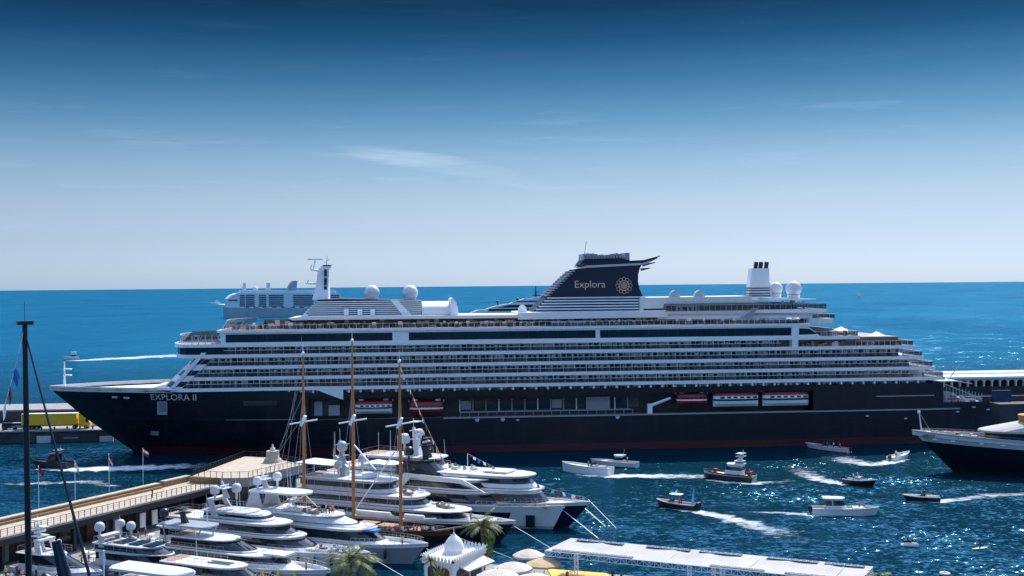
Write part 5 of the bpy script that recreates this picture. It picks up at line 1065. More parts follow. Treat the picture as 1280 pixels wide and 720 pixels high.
b = MB(); b.loft([lv(xa-7.2, 4.3, 11.75), lv(xa-7.0, 4.3, 13.4)], 0); b.build('wood_screen', wood, Rq.t); b = MB(); b.loft([lv(xa-8.5, 4.8, 13.4), lv(xa-8.5, 4.8, 13.7), lv(xa-12, 4.0, 14.4), lv(xa-12.5, 3.6, 16.5)], 0); b.build('upper_deck', gel, Rq.t)
b = MB(); x = Rq.x(1153); z0 = Rq.shr(x/Rq.L)-.6; b.tube((x, 0, z0), (x+.6, 0, z0+5.2), .16, .1, 6); b.tube((x+.6, 0, z0+5), (x-2.2, 0, z0), .03, n=4); b.box(x+.3, x+.9, -.25, .25, z0+4.6, z0+5.2); b.build('jackstaff', white, Rq.t)
b = MB()
for k in range(34):
    x = random.uniform(xa+1.5, Rq.L*.955); yy = random.uniform(-.7, .7)*Rq.hw(x/Rq.L, 1)*.9; z0 = Rq.shr(x/Rq.L)-1.1; b.box(x, x+random.uniform(.5, 2), yy, yy+random.uniform(.5, 1.2), z0, z0+random.uniform(.4, 1.3), k % 5)
tag(b.build('foredeck_gear', [offw, beige, teak, greyp, dbrown], Rq.t), kind='stuff')
b = MB()
for sg in (-1, 1):
    for q in (.74, .80, .88, .93): b.box(Rq.L*q, Rq.L*q+.9, sg*Rq.hw(q, .84)-.06*(1 if sg < 0 else -1)-.03, sg*Rq.hw(q, .84)-.06*(1 if sg < 0 else -1)+.03, Rq.shr(q)*.84-.15, Rq.shr(q)*.84+.2)
tag(b.build('fairleads', gel, Rq.t), kind='stuff'); bow_rail(Rq.t, Rq.L, Rq.shr, Rq.hw, .6, .5)
# ---------------------------------------------------------------- quay in front: pavilion, parasols, canopy, palms
zf = 2.0; zc = 6.5
q_ = [P(527, 722, zf), P(600, 704, zf), P(690, 711.5, zf), P(835, 723.5, zf), Vector((40, 105, zf)), Vector((-60, 105, zf)), P(400, 765, zf)]
b = MB(); b.prism([(p.x, p.y) for p in q_][::-1], -3, zf); tag(b.build('quay', conc), kind='structure')
b = MB(); pts = [P(684, 711.9, zf), P(758, 717.3, zf), P(770, 727, zf), P(690, 722, zf)]; b.prism([(p.x, p.y) for p in pts][::-1], zf+.004, zf+.12); tag(b.build('stage_floor', yellow), 'bright yellow platform floor under the long white canopy', 'platform')
# pavilion with a dome
zr = 6.0; pl4 = [P(527.5, 697, zr), P(566, 704, zr), P(607.5, 685, zr), P(568, 679, zr)]; c0 = sum(pl4, Vector())/4
pav = thing('pavilion', 'small white pavilion with crenellated roof and onion dome beside the beige parasols', 'pavilion', (c0.x, c0.y, 0)); loc = [(p.x-c0.x, p.y-c0.y) for p in pl4]; ccw = loc if sum(loc[i][0]*loc[(i+1)%4][1]-loc[(i+1)%4][0]*loc[i][1] for i in range(4)) > 0 else loc[::-1]
sc = lambda k: [(x*k, y*k) for x, y in ccw]
b = MB(); b.prism(sc(.93), zf, zr-.7, 0); b.prism(sc(1.0), zr-.7, zr-.25, 0); b.prism(sc(1.05), zr-.25, zr, 0); b.build('wall', stucco, pav)
b = MB()
for i in range(4):
    p, q = Vector(sc(1.02)[i]), Vector(sc(1.02)[(i+1) % 4]); n_ = int((q-p).length/.62)
    for k in range(n_+1):
        c = p+(q-p)*k/n_; b.loft([[(c.x+.2*a, c.y+.2*e, zr) for a, e in ((-1,-1),(1,-1),(1,1),(-1,1))], [(c.x+.2*a, c.y+.2*e, zr+.28) for a, e in ((-1,-1),(1,-1),(1,1),(-1,1))], [(c.x+.03*a, c.y+.03*e, zr+.62) for a, e in ((-1,-1),(1,-1),(1,1),(-1,1))]])
tag(b.build('merlons', stucco, pav), kind='stuff')
b = MB(); b.lathe([(1.55, 0), (1.55, .16), (1.38, .2), (1.42, .7), (1.36, 1.15), (1.15, 1.65), (.8, 2.1), (.4, 2.45), (.12, 2.75), (.14, 2.85), (.05, 3.0), (.02, 3.6)], (0, 0, zr), 28); b.build('dome', stucco, pav)
near = min(range(4), key=lambda i: loc[i][1]); 
def wall_open(i, j, t0, t1, z0, z1, m, nm_):
    p, q = Vector(loc[i])*.93, Vector(loc[j])*.93; e = (q-p).normalized(); n2 = Vector((e.y, -e.x)); n2 = n2 if n2.dot((p+q)/2) > 0 else -n2; a, c = p+(q-p)*t0+n2*.03, p+(q-p)*t1+n2*.03; w = c-a; k = 8
    v = [(a.x, a.y, z0), (c.x, c.y, z0)]+[((a+w*(.5+.5*math.cos(math.pi*t/k))).x, (a+w*(.5+.5*math.cos(math.pi*t/k))).y, z1-.5+.5*math.sin(math.pi*t/k)) for t in range(k+1)]
    b = MB(); b.add(v, [list(range(len(v)))]); b.add([(x+n2.x*.05, y+n2.y*.05, z) for x, y, z in v[:2]]+[(v[-1][0]+n2.x*.05, v[-1][1]+n2.y*.05, v[-1][2]), (v[2][0]+n2.x*.05, v[2][1]+n2.y*.05, v[2][2])], []); b.build(nm_, m, pav)
wall_open(1, 0, .12, .45, zf, 5.0, dwood, 'door'); wall_open(1, 0, .58, .88, zf+1, 5.0, dark, 'window'); wall_open(1, 2, .1, .5, zf, 4.8, dark, 'window'); wall_open(1, 2, .56, .92, zf, 4.8, dark, 'window')
aw = [P(570.5, 707, 5.2), P(605, 695, 5.2), P(618.5, 701.5, 4.3), P(585.6, 714.5, 4.3)]; at_ = thing('awning', 'white fabric awning sloping from the side of the domed pavilion', 'awning', (aw[0].x, aw[0].y, 0)); o_ = Vector((aw[0].x, aw[0].y, 0)); lp = [p-o_ for p in aw]
b = MB(); b.loft([[tuple(p) for p in lp], [tuple(p+Vector((0, 0, .06))) for p in lp]]); b.build('fabric', canvas, at_)
b = MB()
for a, c in ((0, 3), (1, 2), (3, 2)): b.tube(lp[a]-Vector((0, 0, .06)), lp[c]-Vector((0, 0, .06)), .05, n=5)
b.tube(lp[3]-Vector((0, 0, .06)), (lp[0].x, lp[0].y, 3.6), .04, n=5); b.tube(lp[2]-Vector((0, 0, .06)), (lp[1].x, lp[1].y, 3.6), .04, n=5); b.build('awning_frame', greyp, at_)
def parasol(px, py, rpx, label, m=beige):
    D = (H-5.2)*F/(py+6-354.5); w = atD(px, py+2, D); r = rpx*D/F; t = thing('parasol', label, 'parasol', (w.x, w.y, zf), random.uniform(0, 1), 'beige parasols on the quay'); zt_ = w.z-zf; n_ = 8; b = MB(); rings = []
    for q, dz in ((.03, 0), (.35, -.22), (.7, -.52), (1.0, -.85), (1.0, -1.12)):
        rings.append([(r*q*(1-(.045*q if j % 2 else 0))*math.cos(math.pi*j/n_), r*q*(1-(.045*q if j % 2 else 0))*math.sin(math.pi*j/n_), zt_+dz-(.05*q if j % 2 else 0)) for j in range(2*n_)])
    b.loft(rings, 0, True, False); b.build('fabric', m, t); b = MB(); b.tube((0, 0, 0), (0, 0, zt_+.15), .05, n=7); b.build('pole', teak, t); b = MB()
    for j in range(n_): a = 2*math.pi*j/n_; b.tube((0, 0, zt_-.15), (r*.97*math.cos(a), r*.97*math.sin(a), zt_-.9), .025, n=4)
    tag(b.build('ribs', teak, t), kind='stuff'); b = MB(); b.lathe([(.45, 0), (.45, .12), (.1, .2)], n=12); b.build('base', greyp, t)
parasol(661, 684, 20.5, 'beige parasol with the farthest canopy, next to the left end of the long white canopy')
parasol(680, 694.5, 23, 'sand yellow parasol tucked under the left corner of the long white canopy', mat('sand_canvas', (.50, .36, .2), .85, var=.12))
parasol(641, 700, 25, 'beige parasol between the pavilion awning and the sand yellow parasol')
parasol(622, 709, 27, 'beige parasol closest to the pavilion awning'); parasol(668, 714, 27, 'beige parasol at the bottom edge of the picture below the others')
# long white canopy on lattice legs
FL, NL, FR = P(714, 672.5, zc), P(681, 688, zc), P(1091, 708, zc); NR = NL+(FR-FL); cn = thing('canopy', 'long white fabric canopy on white lattice truss legs at the water edge', 'canopy', (FL.x, FL.y, 0)); O = Vector((FL.x, FL.y, 0)); c4 = [p-O for p in (FL, NL, NR, FR)]
def lerp(a, c, t): return a+(c-a)*t
b = MB(); n_ = 48; rows = []
for i in range(n_+1):
    t = i/n_; a, c = lerp(c4[1], c4[2], t), lerp(c4[0], c4[3], t); rows.append([tuple(lerp(a, c, k/6)+Vector((0, 0, -.30*abs(math.sin(math.pi*i/6))**.7*math.sin(math.pi*k/6)-.05*math.sin(i*1.1+k)*math.sin(math.pi*k/6)))) for k in range(7)])
b.loft(rows, 0, False, False, closed=False, sm=True); b.build('fabric', cfab, cn)
def truss(mb, p, q, up, step=.8, r=.045):
    p, q = Vector(p), Vector(q); n_ = max(2, int((q-p).length/step)); up = Vector(up)
    mb.tube(p, q, r, n=5); mb.tube(p+up, q+up, r, n=5)
    for i in range(n_): a, c = lerp(p, q, i/n_), lerp(p, q, (i+1)/n_); mb.tube(a if i % 2 else a+up, c+up if i % 2 else c, r*.6, n=4); mb.tube(a, a+up, r*.6, n=4)
for nm_, p, q in (('edge_truss', c4[0], c4[3]), ('edge_truss', c4[1], c4[2]), ('edge_truss', c4[0], c4[1]), ('edge_truss', c4[3], c4[2])):
    b = MB(); truss(b, p-Vector((0, 0, .75)), q-Vector((0, 0, .75)), (0, 0, .7)); b.build(nm_, white, cn)
for t0_, t1_ in ((.03, .20), (.28, .43), (.46, .60), (.68, .84), (.86, .98)):      # dark sheets on the fabric imitate shaded gaps under the far edge lattice
    iv = (c4[1]-c4[0]).normalized(); p, q = lerp(c4[0], c4[3], t0_)+iv*.5+Vector((0, 0, .06)), lerp(c4[0], c4[3], t1_)+iv*.5+Vector((0, 0, .06)); b = MB(); b.add([p, q, q+iv*.75, p+iv*.75], [(0, 1, 2, 3)]); b.build('gap_shade_strip', dark, cn)
    b = MB(); truss(b, p+Vector((0, 0, .05)), q+Vector((0, 0, .05)), iv*.75, .75, .05); b.build('roof_lattice', white, cn)
for t0_, t1_ in ((.02, .30), (.55, .72), (.78, .97)):  # near edge: same dark sheets in place of shaded gaps
    iv = (c4[0]-c4[1]).normalized(); p, q = lerp(c4[1], c4[2], t0_)+iv*.35+Vector((0, 0, .06)), lerp(c4[1], c4[2], t1_)+iv*.35+Vector((0, 0, .06)); b = MB(); b.add([p, q, q+iv*.6, p+iv*.6], [(0, 1, 2, 3)]); b.build('gap_shade_strip', dark, cn)
    b = MB(); truss(b, p+Vector((0, 0, .05)), q+Vector((0, 0, .05)), iv*.6, .7, .05); b.build('roof_lattice', white, cn)
for t in (.12, .40, .66, .92):
    b = MB(); p, q = lerp(c4[0], c4[3], t), lerp(c4[1], c4[2], t); truss(b, p-Vector((0, 0, .45)), q-Vector((0, 0, .45)), (0, 0, .35)); b.build('cross_truss', white, cn)
for (e0, e1), ts in (((1, 2), (.11, .49, .595, .85, .985)), ((0, 3), (.02, .5, .985))):
    for t in ts:
        c = lerp(c4[e0], c4[e1], t); b = MB(); hw_ = .22
        for sx, sy_ in ((-1, -1), (1, -1), (1, 1), (-1, 1)): b.tube((c.x+sx*hw_, c.y+sy_*hw_, zf-2), (c.x+sx*hw_, c.y+sy_*hw_, zc-.1), .045, n=5)
        k = 0; z = zf
        while z < zc-.5:
            for (ax, ay), (bx_, by_) in (((-1, -1), (1, -1)), ((1, 1), (-1, 1)), ((1, -1), (1, 1)), ((-1, 1), (-1, -1))):
                s_ = 1 if k % 2 else -1; b.tube((c.x+ax*hw_, c.y+ay*hw_, z if s_ > 0 else z+.5), (c.x+bx_*hw_, c.y+by_*hw_, z+.5 if s_ > 0 else z), .028, n=4)
            z += .5; k += 1
        b.build('lattice_leg', white, cn)
b = MB(); pts = [P(835, 723.5, 1.6), P(1110, 742, 1.6)]; e = (pts[1]-pts[0]); b.prism([(pts[0].x, pts[0].y), (pts[0].x-4, pts[0].y-14), (pts[1].x-4, pts[1].y-14), (pts[1].x, pts[1].y)], -.6, 1.6); tag(b.build('jetty', teak), 'timber jetty carrying the right half of the long white canopy', 'jetty')
for px, col, lab in ((766, 'black', 'dark haired person in black shirt under the white canopy by the yellow floor'), (777, 'grey', 'person in grey shirt beside the one in black under the white canopy'), (709, 'green', 'person in green shirt on the yellow floor under the canopy')):
    w = P(px, 728, zf+.12); person((w.x, w.y, zf+.12), col, lab, 0, 0.4)
# palms and leafy plants
def palm(name, label, px, pyc, D, spread, nfr, seed, m1=leaf, young=0, trunk_r=.22):
    rnd = random.Random(seed); w = atD(px, pyc, D); base = zf if w.z > zf+1 else 0.5; t = thing(name, label, 'palm tree', (w.x, w.y, base)); h = w.z-base; b = MB(); lean = rnd.uniform(-.3, .3)
    rings = [[(lean*q*q+trunk_r*(1.25-.45*q+.12*(k % 2))*math.cos(a), trunk_r*(1.25-.45*q+.12*(k % 2))*math.sin(a), h*q) for a in [2*math.pi*j/9 for j in range(9)]] for k, q in enumerate([i/18 for i in range(19)])]; b.loft(rings, 0); b.build('trunk', trunkm, t)
    b = MB()
    for f_ in range(nfr):
        az = rnd.uniform(0, 2*math.pi); el = rnd.uniform(.1, 1.45); Lf = spread*rnd.uniform(.9, 1.5); dx, dy = math.cos(az), math.sin(az); m_ = 1 if rnd.random() < .3 else (2 if el < .25 and rnd.random() < .5 else 0); pts = []; p = Vector((lean, 0, h)); a = el; n2 = 12
        for i in range(n2+1): pts.append(p.copy()); p = p+Vector((dx*math.cos(a), dy*math.cos(a), math.sin(a)))*(Lf/n2); a -= .125*rnd.uniform(.7, 1.3)
        sd_ = Vector((-dy, dx, 0))
        for i in range(1, n2):
            for sg in (-1, 1):
                for hlf in (0, .5):
                    q = lerp(pts[i], pts[i+1], hlf); ll = spread*.30*math.sin(math.pi*(.12+.8*(i+hlf)/n2))*rnd.uniform(.8, 1.15); tip = q+sd_*sg*ll*.8+(pts[i+1]-pts[i]).normalized()*ll*.55-Vector((0, 0, ll*rnd.uniform(.15, .5))); wv = (pts[i+1]-pts[i])*.15
                    b.add([q-wv, q+wv, lerp(q, tip, .6)+wv*.8, tip], [(0, 1, 2, 3)], m_)
        for u, v in zip(pts, pts[1:]): b.tube(u, v, .03, .02, 4, m_, cap=False)
    b.build('crown', [m1, leaf2, leafd], t)
    if young:
        b = MB()
        for k in range(young*26):
            az = rnd.uniform(0, 6.28); r0 = rnd.uniform(.2, 1.0); zz = rnd.uniform(.15, .8)*h; q = Vector((lean+.9+r0*math.cos(az)*.8, r0*math.sin(az), zz)); tip = q+Vector((rnd.uniform(-.5, .5), rnd.uniform(-.5, .5), rnd.uniform(.5, 1.2))); sd_ = Vector((.16*math.sin(az), .16*math.cos(az), 0)); mid = lerp(q, tip, .5); b.add([q, mid+sd_, tip, mid-sd_], [(0, 1, 2, 3)], 0)
        b.build('young_leaves', leaf2, t)
palm('palm_tree', 'bushy palm tree behind the white domed pavilion in front of the black yacht bow', 604, 659, 176, 2.7, 34, 1, young=5)
palm('palm_tree', 'broad palm crown at the bottom edge left of the pavilion', 436, 706, 150, 3.0, 36, 2); palm('palm_tree', 'pale green slender palm next to the broad bottom palm', 454, 699, 151, 1.7, 20, 3, m1=leaf2, young=3)
palm('palm_tree', 'small palm standing against the left wall of the domed pavilion', 540, 702, 158, 1.1, 26, 4, young=4, trunk_r=.12); palm('palm_tree', 'dark palm fronds poking up at the bottom right of the canopy', 1098, 724, 128, 1.5, 16, 5, trunk_r=.14)
# ---------------------------------------------------------------- boats under way
def boat(name, label, cat, stern, bow, B, zs, zb, hull, deck, rake=1.0, gun=None, tr=.88, group=None, fine=2.0, band=None, m_boot=None):
    o, e = P(*stern), P(*bow); hd = math.atan2(e.y-o.y, e.x-o.x); L = (e-o).length+rake; t = thing(name, label, cat, (o.x, o.y, 0), hd, group); f_ = make_hull(t, L, B, zs, zb, rake, hull, deck, gun=gun, tr=tr, drop=.3, fine=fine, band=band, m_boot=m_boot); t['length'] = L
    return t, L, f_
def bput(t, x, y, z): c, q = math.cos(t.rotation_euler.z), math.sin(t.rotation_euler.z); return (t.location.x+c*x-q*y, t.location.y+q*x+c*y, z)
def rider(t, x, y, z, col, label, kind=0): person(bput(t, x, y, z), col, label, kind, t.rotation_euler.z+math.pi/2)
def cabin(t, x0, x1, hw, z0, z1, m=gel, **k): make_tier(t, x0, x1, hw, z0, z1, nose_=k.pop('nose_', 1.6), rake=k.pop('rake', 1.0), over=k.pop('over', (.3, .3)), m=m, rails=False, **k)
def outboard(t, y, x=-.3):
    b = MB(); b.loft([[(x-.3, y-.25, .5), (x+.3, y-.25, .5), (x+.3, y+.25, .5), (x-.3, y+.25, .5)], [(x-.4, y-.3, .9), (x+.3, y-.3, .9), (x+.3, y+.3, .9), (x-.4, y+.3, .9)], [(x-.35, y-.25, 1.5), (x+.2, y-.25, 1.6), (x+.2, y+.25, 1.6), (x-.35, y+.25, 1.5)]]); b.box(x-.12, x+.1, y-.08, y+.08, -.3, .5); b.build('outboard_motor', black, t)
def roof_on_posts(t, x0, x1, hw, z0, z1, m=white):
    b = MB(); b.loft([[(x, y, z1) for x, y in plan(x0, x1, hw, .8)], [(x, y, z1+.12) for x, y in plan(x0, x1, hw, .8)]]); b.build('hard_top', m, t); b = MB()
    for x in (x0+.3, x1-.9):
        for y in (-hw+.2, hw-.2): b.tube((x+.2, y, z0), (x, y, z1), .04, n=4)
    tag(b.build('roof_posts', metal, t), kind='stuff')
def windscreen(t, x, hw, z, h=.6):
    b = MB(); b.loft([[(x-1+1*math.cos(a), hw*math.sin(a), z) for a in [-1.4+2.8*i/8 for i in range(9)]], [(x-1.5+1*math.cos(a), hw*.9*math.sin(a), z+h) for a in [-1.4+2.8*i/8 for i in range(9)]]], 0, False, False, closed=False); b.build('windscreen', glass, t)
t, L, f_ = boat('motor_launch', 'white slab sided launch throwing a straight wake in mid harbour', 'boat', (764, 594), (704, 588.5), 3.4, 1.7, 2.2, gel, offw, .3, fine=3.2, tr=.95); windscreen(t, L*.42, 1.2, 1.7, .7); b = MB(); b.box(L*.3, L*.36, -1.1, 1.1, 1.4, 2.0); b.box(L*.12, L*.24, -1.2, 1.2, 1.4, 1.9); b.build('seat', greyp, t)
for k, c in enumerate(('black', 'blue', 'grey')): rider(t, L*(.33+.05*k), -.6+.6*k, 1.35, c, 'person in %s shirt aboard the white slab sided launch' % c)
t, L, f_ = boat('day_cruiser', 'dark hulled day boat with white cabin just behind the white launch', 'boat', (797, 584.5), (742, 581), 3.2, 1.2, 1.5, lgrey, teak, .8, gun=gel, m_boot=black); cabin(t, L*.3, L*.55, 1.2, 1.1, 2.6); b = MB(); b.tube((L*.3, 0, 2.8), (L*.27, 0, 4.2), .04, n=4); b.build('aerial', metal, t); cushions(t, L*.62, L*.8, -.9, .9, 1.0, offw); rider(t, L*.2, .5, .9, 'white', 'person in white shirt at the stern of the dark day boat')
t, L, f_ = boat('pilot_boat', 'white pilot boat with black hull fender and mast, heading left', 'boat', (943, 602.5), (884, 597.5), 3.8, 1.5, 2.0, gel, offw, 1.0, gun=black, m_boot=black); cabin(t, L*.22, L*.58, 1.5, 1.4, 3.6, glassy=(.45, .8)); cabin(t, L*.22, L*.36, 1.0, 3.8, 4.3, nose_=.4, rake=.2); mast(t, L*.3, 4.3, 2.6, gel, 2, .2)
b = MB(); b.loft([[(L*q, sg_, z) for sg_, z in ((-f_[1](q, .6)-.12, .25), (-f_[1](q, .9)-.14, 1.15), (f_[1](q, .9)+.14, 1.15), (f_[1](q, .6)+.12, .25))] for q in (0, .2, .45, .65, .8, .9, .97)]); b.build('fender_belt', black, t); b = MB(); b.box(L*.72, L*.78, -.6, .6, 1.6, 2.3); b.box(L*.05, L*.1, -1, 1, 1.3, 2.2); b.build('red_locker', red, t)
for k, c in enumerate(('red', 'orange')): rider(t, L*(.08+.08*k), .4, 1.2, c, 'person in %s jacket on the aft deck of the pilot boat' % c)
t, L, f_ = boat('motor_boat', 'black and red motorboat flying a tall pale blue flag', 'boat', (871, 638), (824, 633), 2.8, 1.1, 1.5, black, red, .6); roof_on_posts(t, L*.36, L*.66, .9, 1.0, 2.7); windscreen(t, L*.72, .9, 1.1, .5); outboard(t, -.4); outboard(t, .4); cushions(t, L*.7, L*.88, -.7, .7, 1.0, red); b = MB(); b.tube((.3, .6, 1), (-.2, .6, 4.4), .03, n=4); b.build('flag_staff', metal, t)
b = MB(); rows = [[(.3-.14*i*.5-.02+.45*q*(1-i/8), .6+.08*math.sin(3*q+i), 4.3-3.3*i/6-.5*q) for q in (0, .35, .7, 1)] for i in range(7)]; rows = [[(.2-i*.0-1.3*q*(.4+.6*i/6)*-.55, .6+.1*math.sin(4*q+i), 4.35-3.0*i/6-.2*q) for q in (0, .35, .7, 1)] for i in range(7)]; b.loft(rows, 0, False, False, closed=False); b.build('flag', lblue, t)
for k, c in enumerate(('black', 'grey')): rider(t, L*.4, -.4+.8*k, .8, c, 'person in %s shirt at the helm of the black and red motorboat' % c)
t, L, f_ = boat('speedboat', 'long open speedboat with orange seats and black top close to the ship hull', 'boat', (1062, 566), (1011, 560), 2.8, 1.0, 1.4, offw, offw, 1.0, m_boot=dwood); roof_on_posts(t, L*.38, L*.6, .9, .9, 2.5, black); cushions(t, L*.05, L*.3, -.9, .9, .8, orange); cushions(t, L*.62, L*.8, -.7, .7, .9, orange); windscreen(t, L*.62, .8, 1.0, .5); outboard(t, 0)
for k, c in enumerate(('pink', 'white', 'orange')): rider(t, L*(.2+.14*k), .3, .7, c, 'person in %s shirt aboard the orange seated speedboat' % c)
t, L, f_ = boat('speedboat', 'small white speedboat curving away with foaming wake by the superyacht', 'boat', (1113, 576.5), (1135, 571), 2.6, 1.0, 1.4, gel, offw, .6); windscreen(t, L*.6, .8, 1.0, .5); b = MB(); b.box(L*.35, L*.45, -.5, .5, .8, 1.6); b.build('console', gel, t); outboard(t, 0); rider(t, L*.3, 0, .7, 'white', 'person in white shirt steering the small white speedboat')
t, L, f_ = boat('inflatable_boat', 'dark rigid inflatable boat heading right ahead of the white cabin boat', 'boat', (1056, 604), (1091, 608.5), 2.6, 1.1, 1.6, black, greyp, .8); b = MB(); b.box(L*.35, L*.5, -.45, .45, .8, 1.7); b.build('console', greyp, t); outboard(t, 0); 
for k, c in enumerate(('white', 'pink')): rider(t, L*(.3+.1*k), -.3+.6*k, .8, c, 'person in %s shirt aboard the dark inflatable boat' % c)
t, L, f_ = boat('cabin_cruiser', 'white cabin cruiser with hard top and dark side windows, heading right', 'boat', (1015, 642), (1094, 643.5), 3.4, 1.2, 1.5, gel, teak, .8, fine=2.6); cabin(t, L*.2, L*.52, 1.3, 1.1, 3.0, glassy=(.35, .85), posts=True, rake=.9, over=(.5, .6)); outboard(t, -.5); outboard(t, .5); cushions(t, L*.6, L*.78, -.9, .9, 1.1, offw)
for k, c in enumerate(('red', 'pink')): rider(t, L*(.7+.07*k), 0, .95, c, 'person in %s shirt on the bow of the white cabin cruiser' % c, 0)
t, L, f_ = boat('runabout', 'low dark runabout with white trim trailing a wake to the right edge', 'boat', (1175, 627), (1133, 625.5), 2.6, 1.0, 1.2, black, offw, .8, gun=gel); windscreen(t, L*.55, .9, 1.0, .5); cushions(t, L*.1, L*.35, -.9, .9, .8, dbrown)
for k, c in enumerate(('black', 'grey')): rider(t, L*(.4+.08*k), 0, .6, c, 'person in %s shirt aboard the low dark runabout' % c)
t, L, f_ = boat('patrol_boat', 'grey patrol boat half hidden by the black mast at the left', 'boat', (88, 585.5), (45, 584), 3.6, 1.6, 2.0, dark, dark, 1.2, gun=dark, m_boot=black); cabin(t, L*.3, L*.6, 1.4, 1.5, 3.4, m=dark); mast(t, L*.35, 3.5, 2.0, greyp, 1, .15); rider(t, L*.15, 0, 1.3, 'black', 'person in black shirt on the aft deck of the grey patrol boat')
t, L, f_ = boat('motor_boat', 'white motorboat speeding left across the open sea with a long wake', 'boat', (99, 449.5), (81, 450), 3.4, 1.6, 2.1, gel, offw, 1.0); cabin(t, L*.2, L*.6, 1.3, 1.5, 3.4); roof_on_posts(t, L*.15, L*.5, 1.2, 3.5, 4.6)
t, L, f_ = boat('motor_boat', 'tiny white motorboat just off the bow of the distant cruise ship', 'boat', (275, 379.5), (263, 380), 7, 4, 5, gel, offw, 2.0); cabin(t, L*.3, L*.6, 2.4, 4, 8)
# jet ski, paddle board, buoy, far sailing boat
o = P(1126, 682); e = P(1141, 683); hd = math.atan2(e.y-o.y, e.x-o.x); t = thing('jet_ski', 'white jet ski with rider near the lower right of the harbour', 'jet ski', (o.x, o.y, 0), hd); b = MB(); b.loft([[(x, w*y, z*h_) for y, z in ((-1, .1), (1, .1), (1, .5), (.5, 1), (-.5, 1), (-1, .5))] for x, w, h_ in ((0, .45, .35), (.6, .5, .45), (1.8, .5, .6), (2.4, .35, .6), (2.8, .1, .45))]); b.build('hull', gel, t); b = MB(); b.box(.5, 1.7, -.2, .2, .65, .95); b.build('seat', black, t); b = MB(); b.tube((1.9, 0, .8), (1.8, 0, 1.25), .08, n=5); b.tube((1.8, -.4, 1.25), (1.8, .4, 1.25), .04, n=5); b.build('handlebar', black, t); rider(t, 1.1, 0, .45, 'black', 'person in black wetsuit riding the white jet ski', 2)
w = P(1225, 686); t = thing('paddle_board', 'pale paddle board far to the lower right', 'paddle board', (w.x, w.y, .05), .4); b = MB(); b.loft([[(x, y*q, z) for y, z in ((-.4, 0), (.4, 0), (.4, .1), (-.4, .1))] for x, q in ((-1.6, .2), (-1.2, .8), (0, 1), (1.2, .8), (1.6, .2))]); b.build('board', lgrey, t); person((w.x, w.y, .14), 'black', 'person in dark clothes standing on the paddle board', 0)
w = P(1181, 719); t = thing('mooring_buoy', 'white ring shaped mooring buoy at the bottom right edge', 'buoy', (w.x, w.y, 0)); b = MB(); b.loft([[((.62+.2*math.cos(q))*math.cos(a), (.62+.2*math.cos(q))*math.sin(a), .25+.2*math.sin(q)) for q in [2*math.pi*k/8 for k in range(8)]] for a in [2*math.pi*k/16 for k in range(17)]], 0, False, False, sm=True); b.build('ring', gel, t); b = MB(); b.tube((0, 0, -.4), (0, 0, 1.0), .08, n=6); b.build('post', greyp, t)
w = P(1073.5, 371.5); D = w.y; k = D/F; t = thing('sailing_boat', 'far white sailing boat alone near the horizon on the right', 'sailing boat', w, .5); b = MB(); b.loft([[(x*k, y*k*q, z*k) for y, z in ((0, -.3), (1.0, .8), (-1.0, .8))] for x, q in ((-3.4, .5), (-1, 1), (1, .9), (3.6, .05))]); b.build('hull', gel, t); b = MB(); b.tube((.2*k, 0, 0), (.2*k, 0, 15*k), .12*k, n=5); b.build('mast', gel, t); b = MB(); b.add([(.1*k, 0, 1.6*k), (-3*k, .2*k, 1.8*k), (.1*k, 0, 13.5*k), (.5*k, 0, 1.4*k), (3*k, .1*k, 1.2*k), (.5*k, 0, 11*k)], [(0, 1, 2), (3, 4, 5)]); b.build('sail', canvas, t)
# wakes
wake('foam wake behind the white slab sided launch', [(705, 590, .5, .25), (735, 594, 1.2, .45), (765, 595, 1.6, .62), (810, 595, 2.0, .55), (860, 595.5, 2.2, .42), (905, 596, 2.2, .3), (940, 596.5, 2, .12)])
wake('curved foam wake behind the black and red motorboat', [(826, 635, .5, .3), (870, 639, 1.3, .62), (900, 645, 1.5, .5), (935, 654, 2.0, .45), (975, 666, 2.4, .36), (1000, 673, 2.6, .22), (1020, 679, 2.4, .08)])
wake('foam wake behind the small white speedboat', [(1135, 574, .6, .4), (1110, 578, 1.6, .62), (1088, 581, 2.2, .52), (1070, 578, 2.6, .44), (1052, 572, 3.2, .34), (1030, 569, 3.4, .22), (1008, 568, 3, .08)])
wake('foam wake behind the dark inflatable boat', [(1058, 606, .9, .55), (1036, 602, 1.5, .52), (1015, 596, 2.0, .42), (1000, 589, 2.4, .32), (985, 581, 2.6, .2), (972, 575, 2.6, .08)])
wake('foam wake behind the white cabin cruiser', [(1090, 645, .4, .3), (1015, 643.5, 1.0, .5), (980, 641.5, 1, .4), (930, 640.5, .9, .3), (880, 641, .6, .1)])
wake('foam wake behind the low dark runabout', [(1134, 627, .4, .35), (1176, 627, 1.0, .55), (1205, 624, 1.3, .42), (1240, 619, 1.5, .38), (1290, 617, 1.5, .34)])
wake('broad foam wake behind the grey patrol boat', [(45, 586.5, .6, .4), (90, 587, 2.2, .6), (130, 585.5, 3.0, .58), (180, 584.5, 3.2, .54), (230, 583, 3.2, .42), (262, 580, 2.5, .25)])
wake('older faint foam streak nearer the promenade', [(0, 605, 1, .3), (60, 604, 1.4, .4), (110, 602, 1.4, .36), (150, 609, 1.2, .3)])
wake('long foam wake of the white motorboat on the open sea', [(83, 451, 1.5, .4), (102, 450.5, 4, .56), (125, 449.3, 6, .48), (150, 448, 8, .54), (200, 445.5, 10, .48), (240, 443.5, 10, .42)])
wake('faint wake of the tiny distant motorboat', [(275, 380, 6, .55), (288, 381.5, 9, .5), (300, 383, 9, .3)])
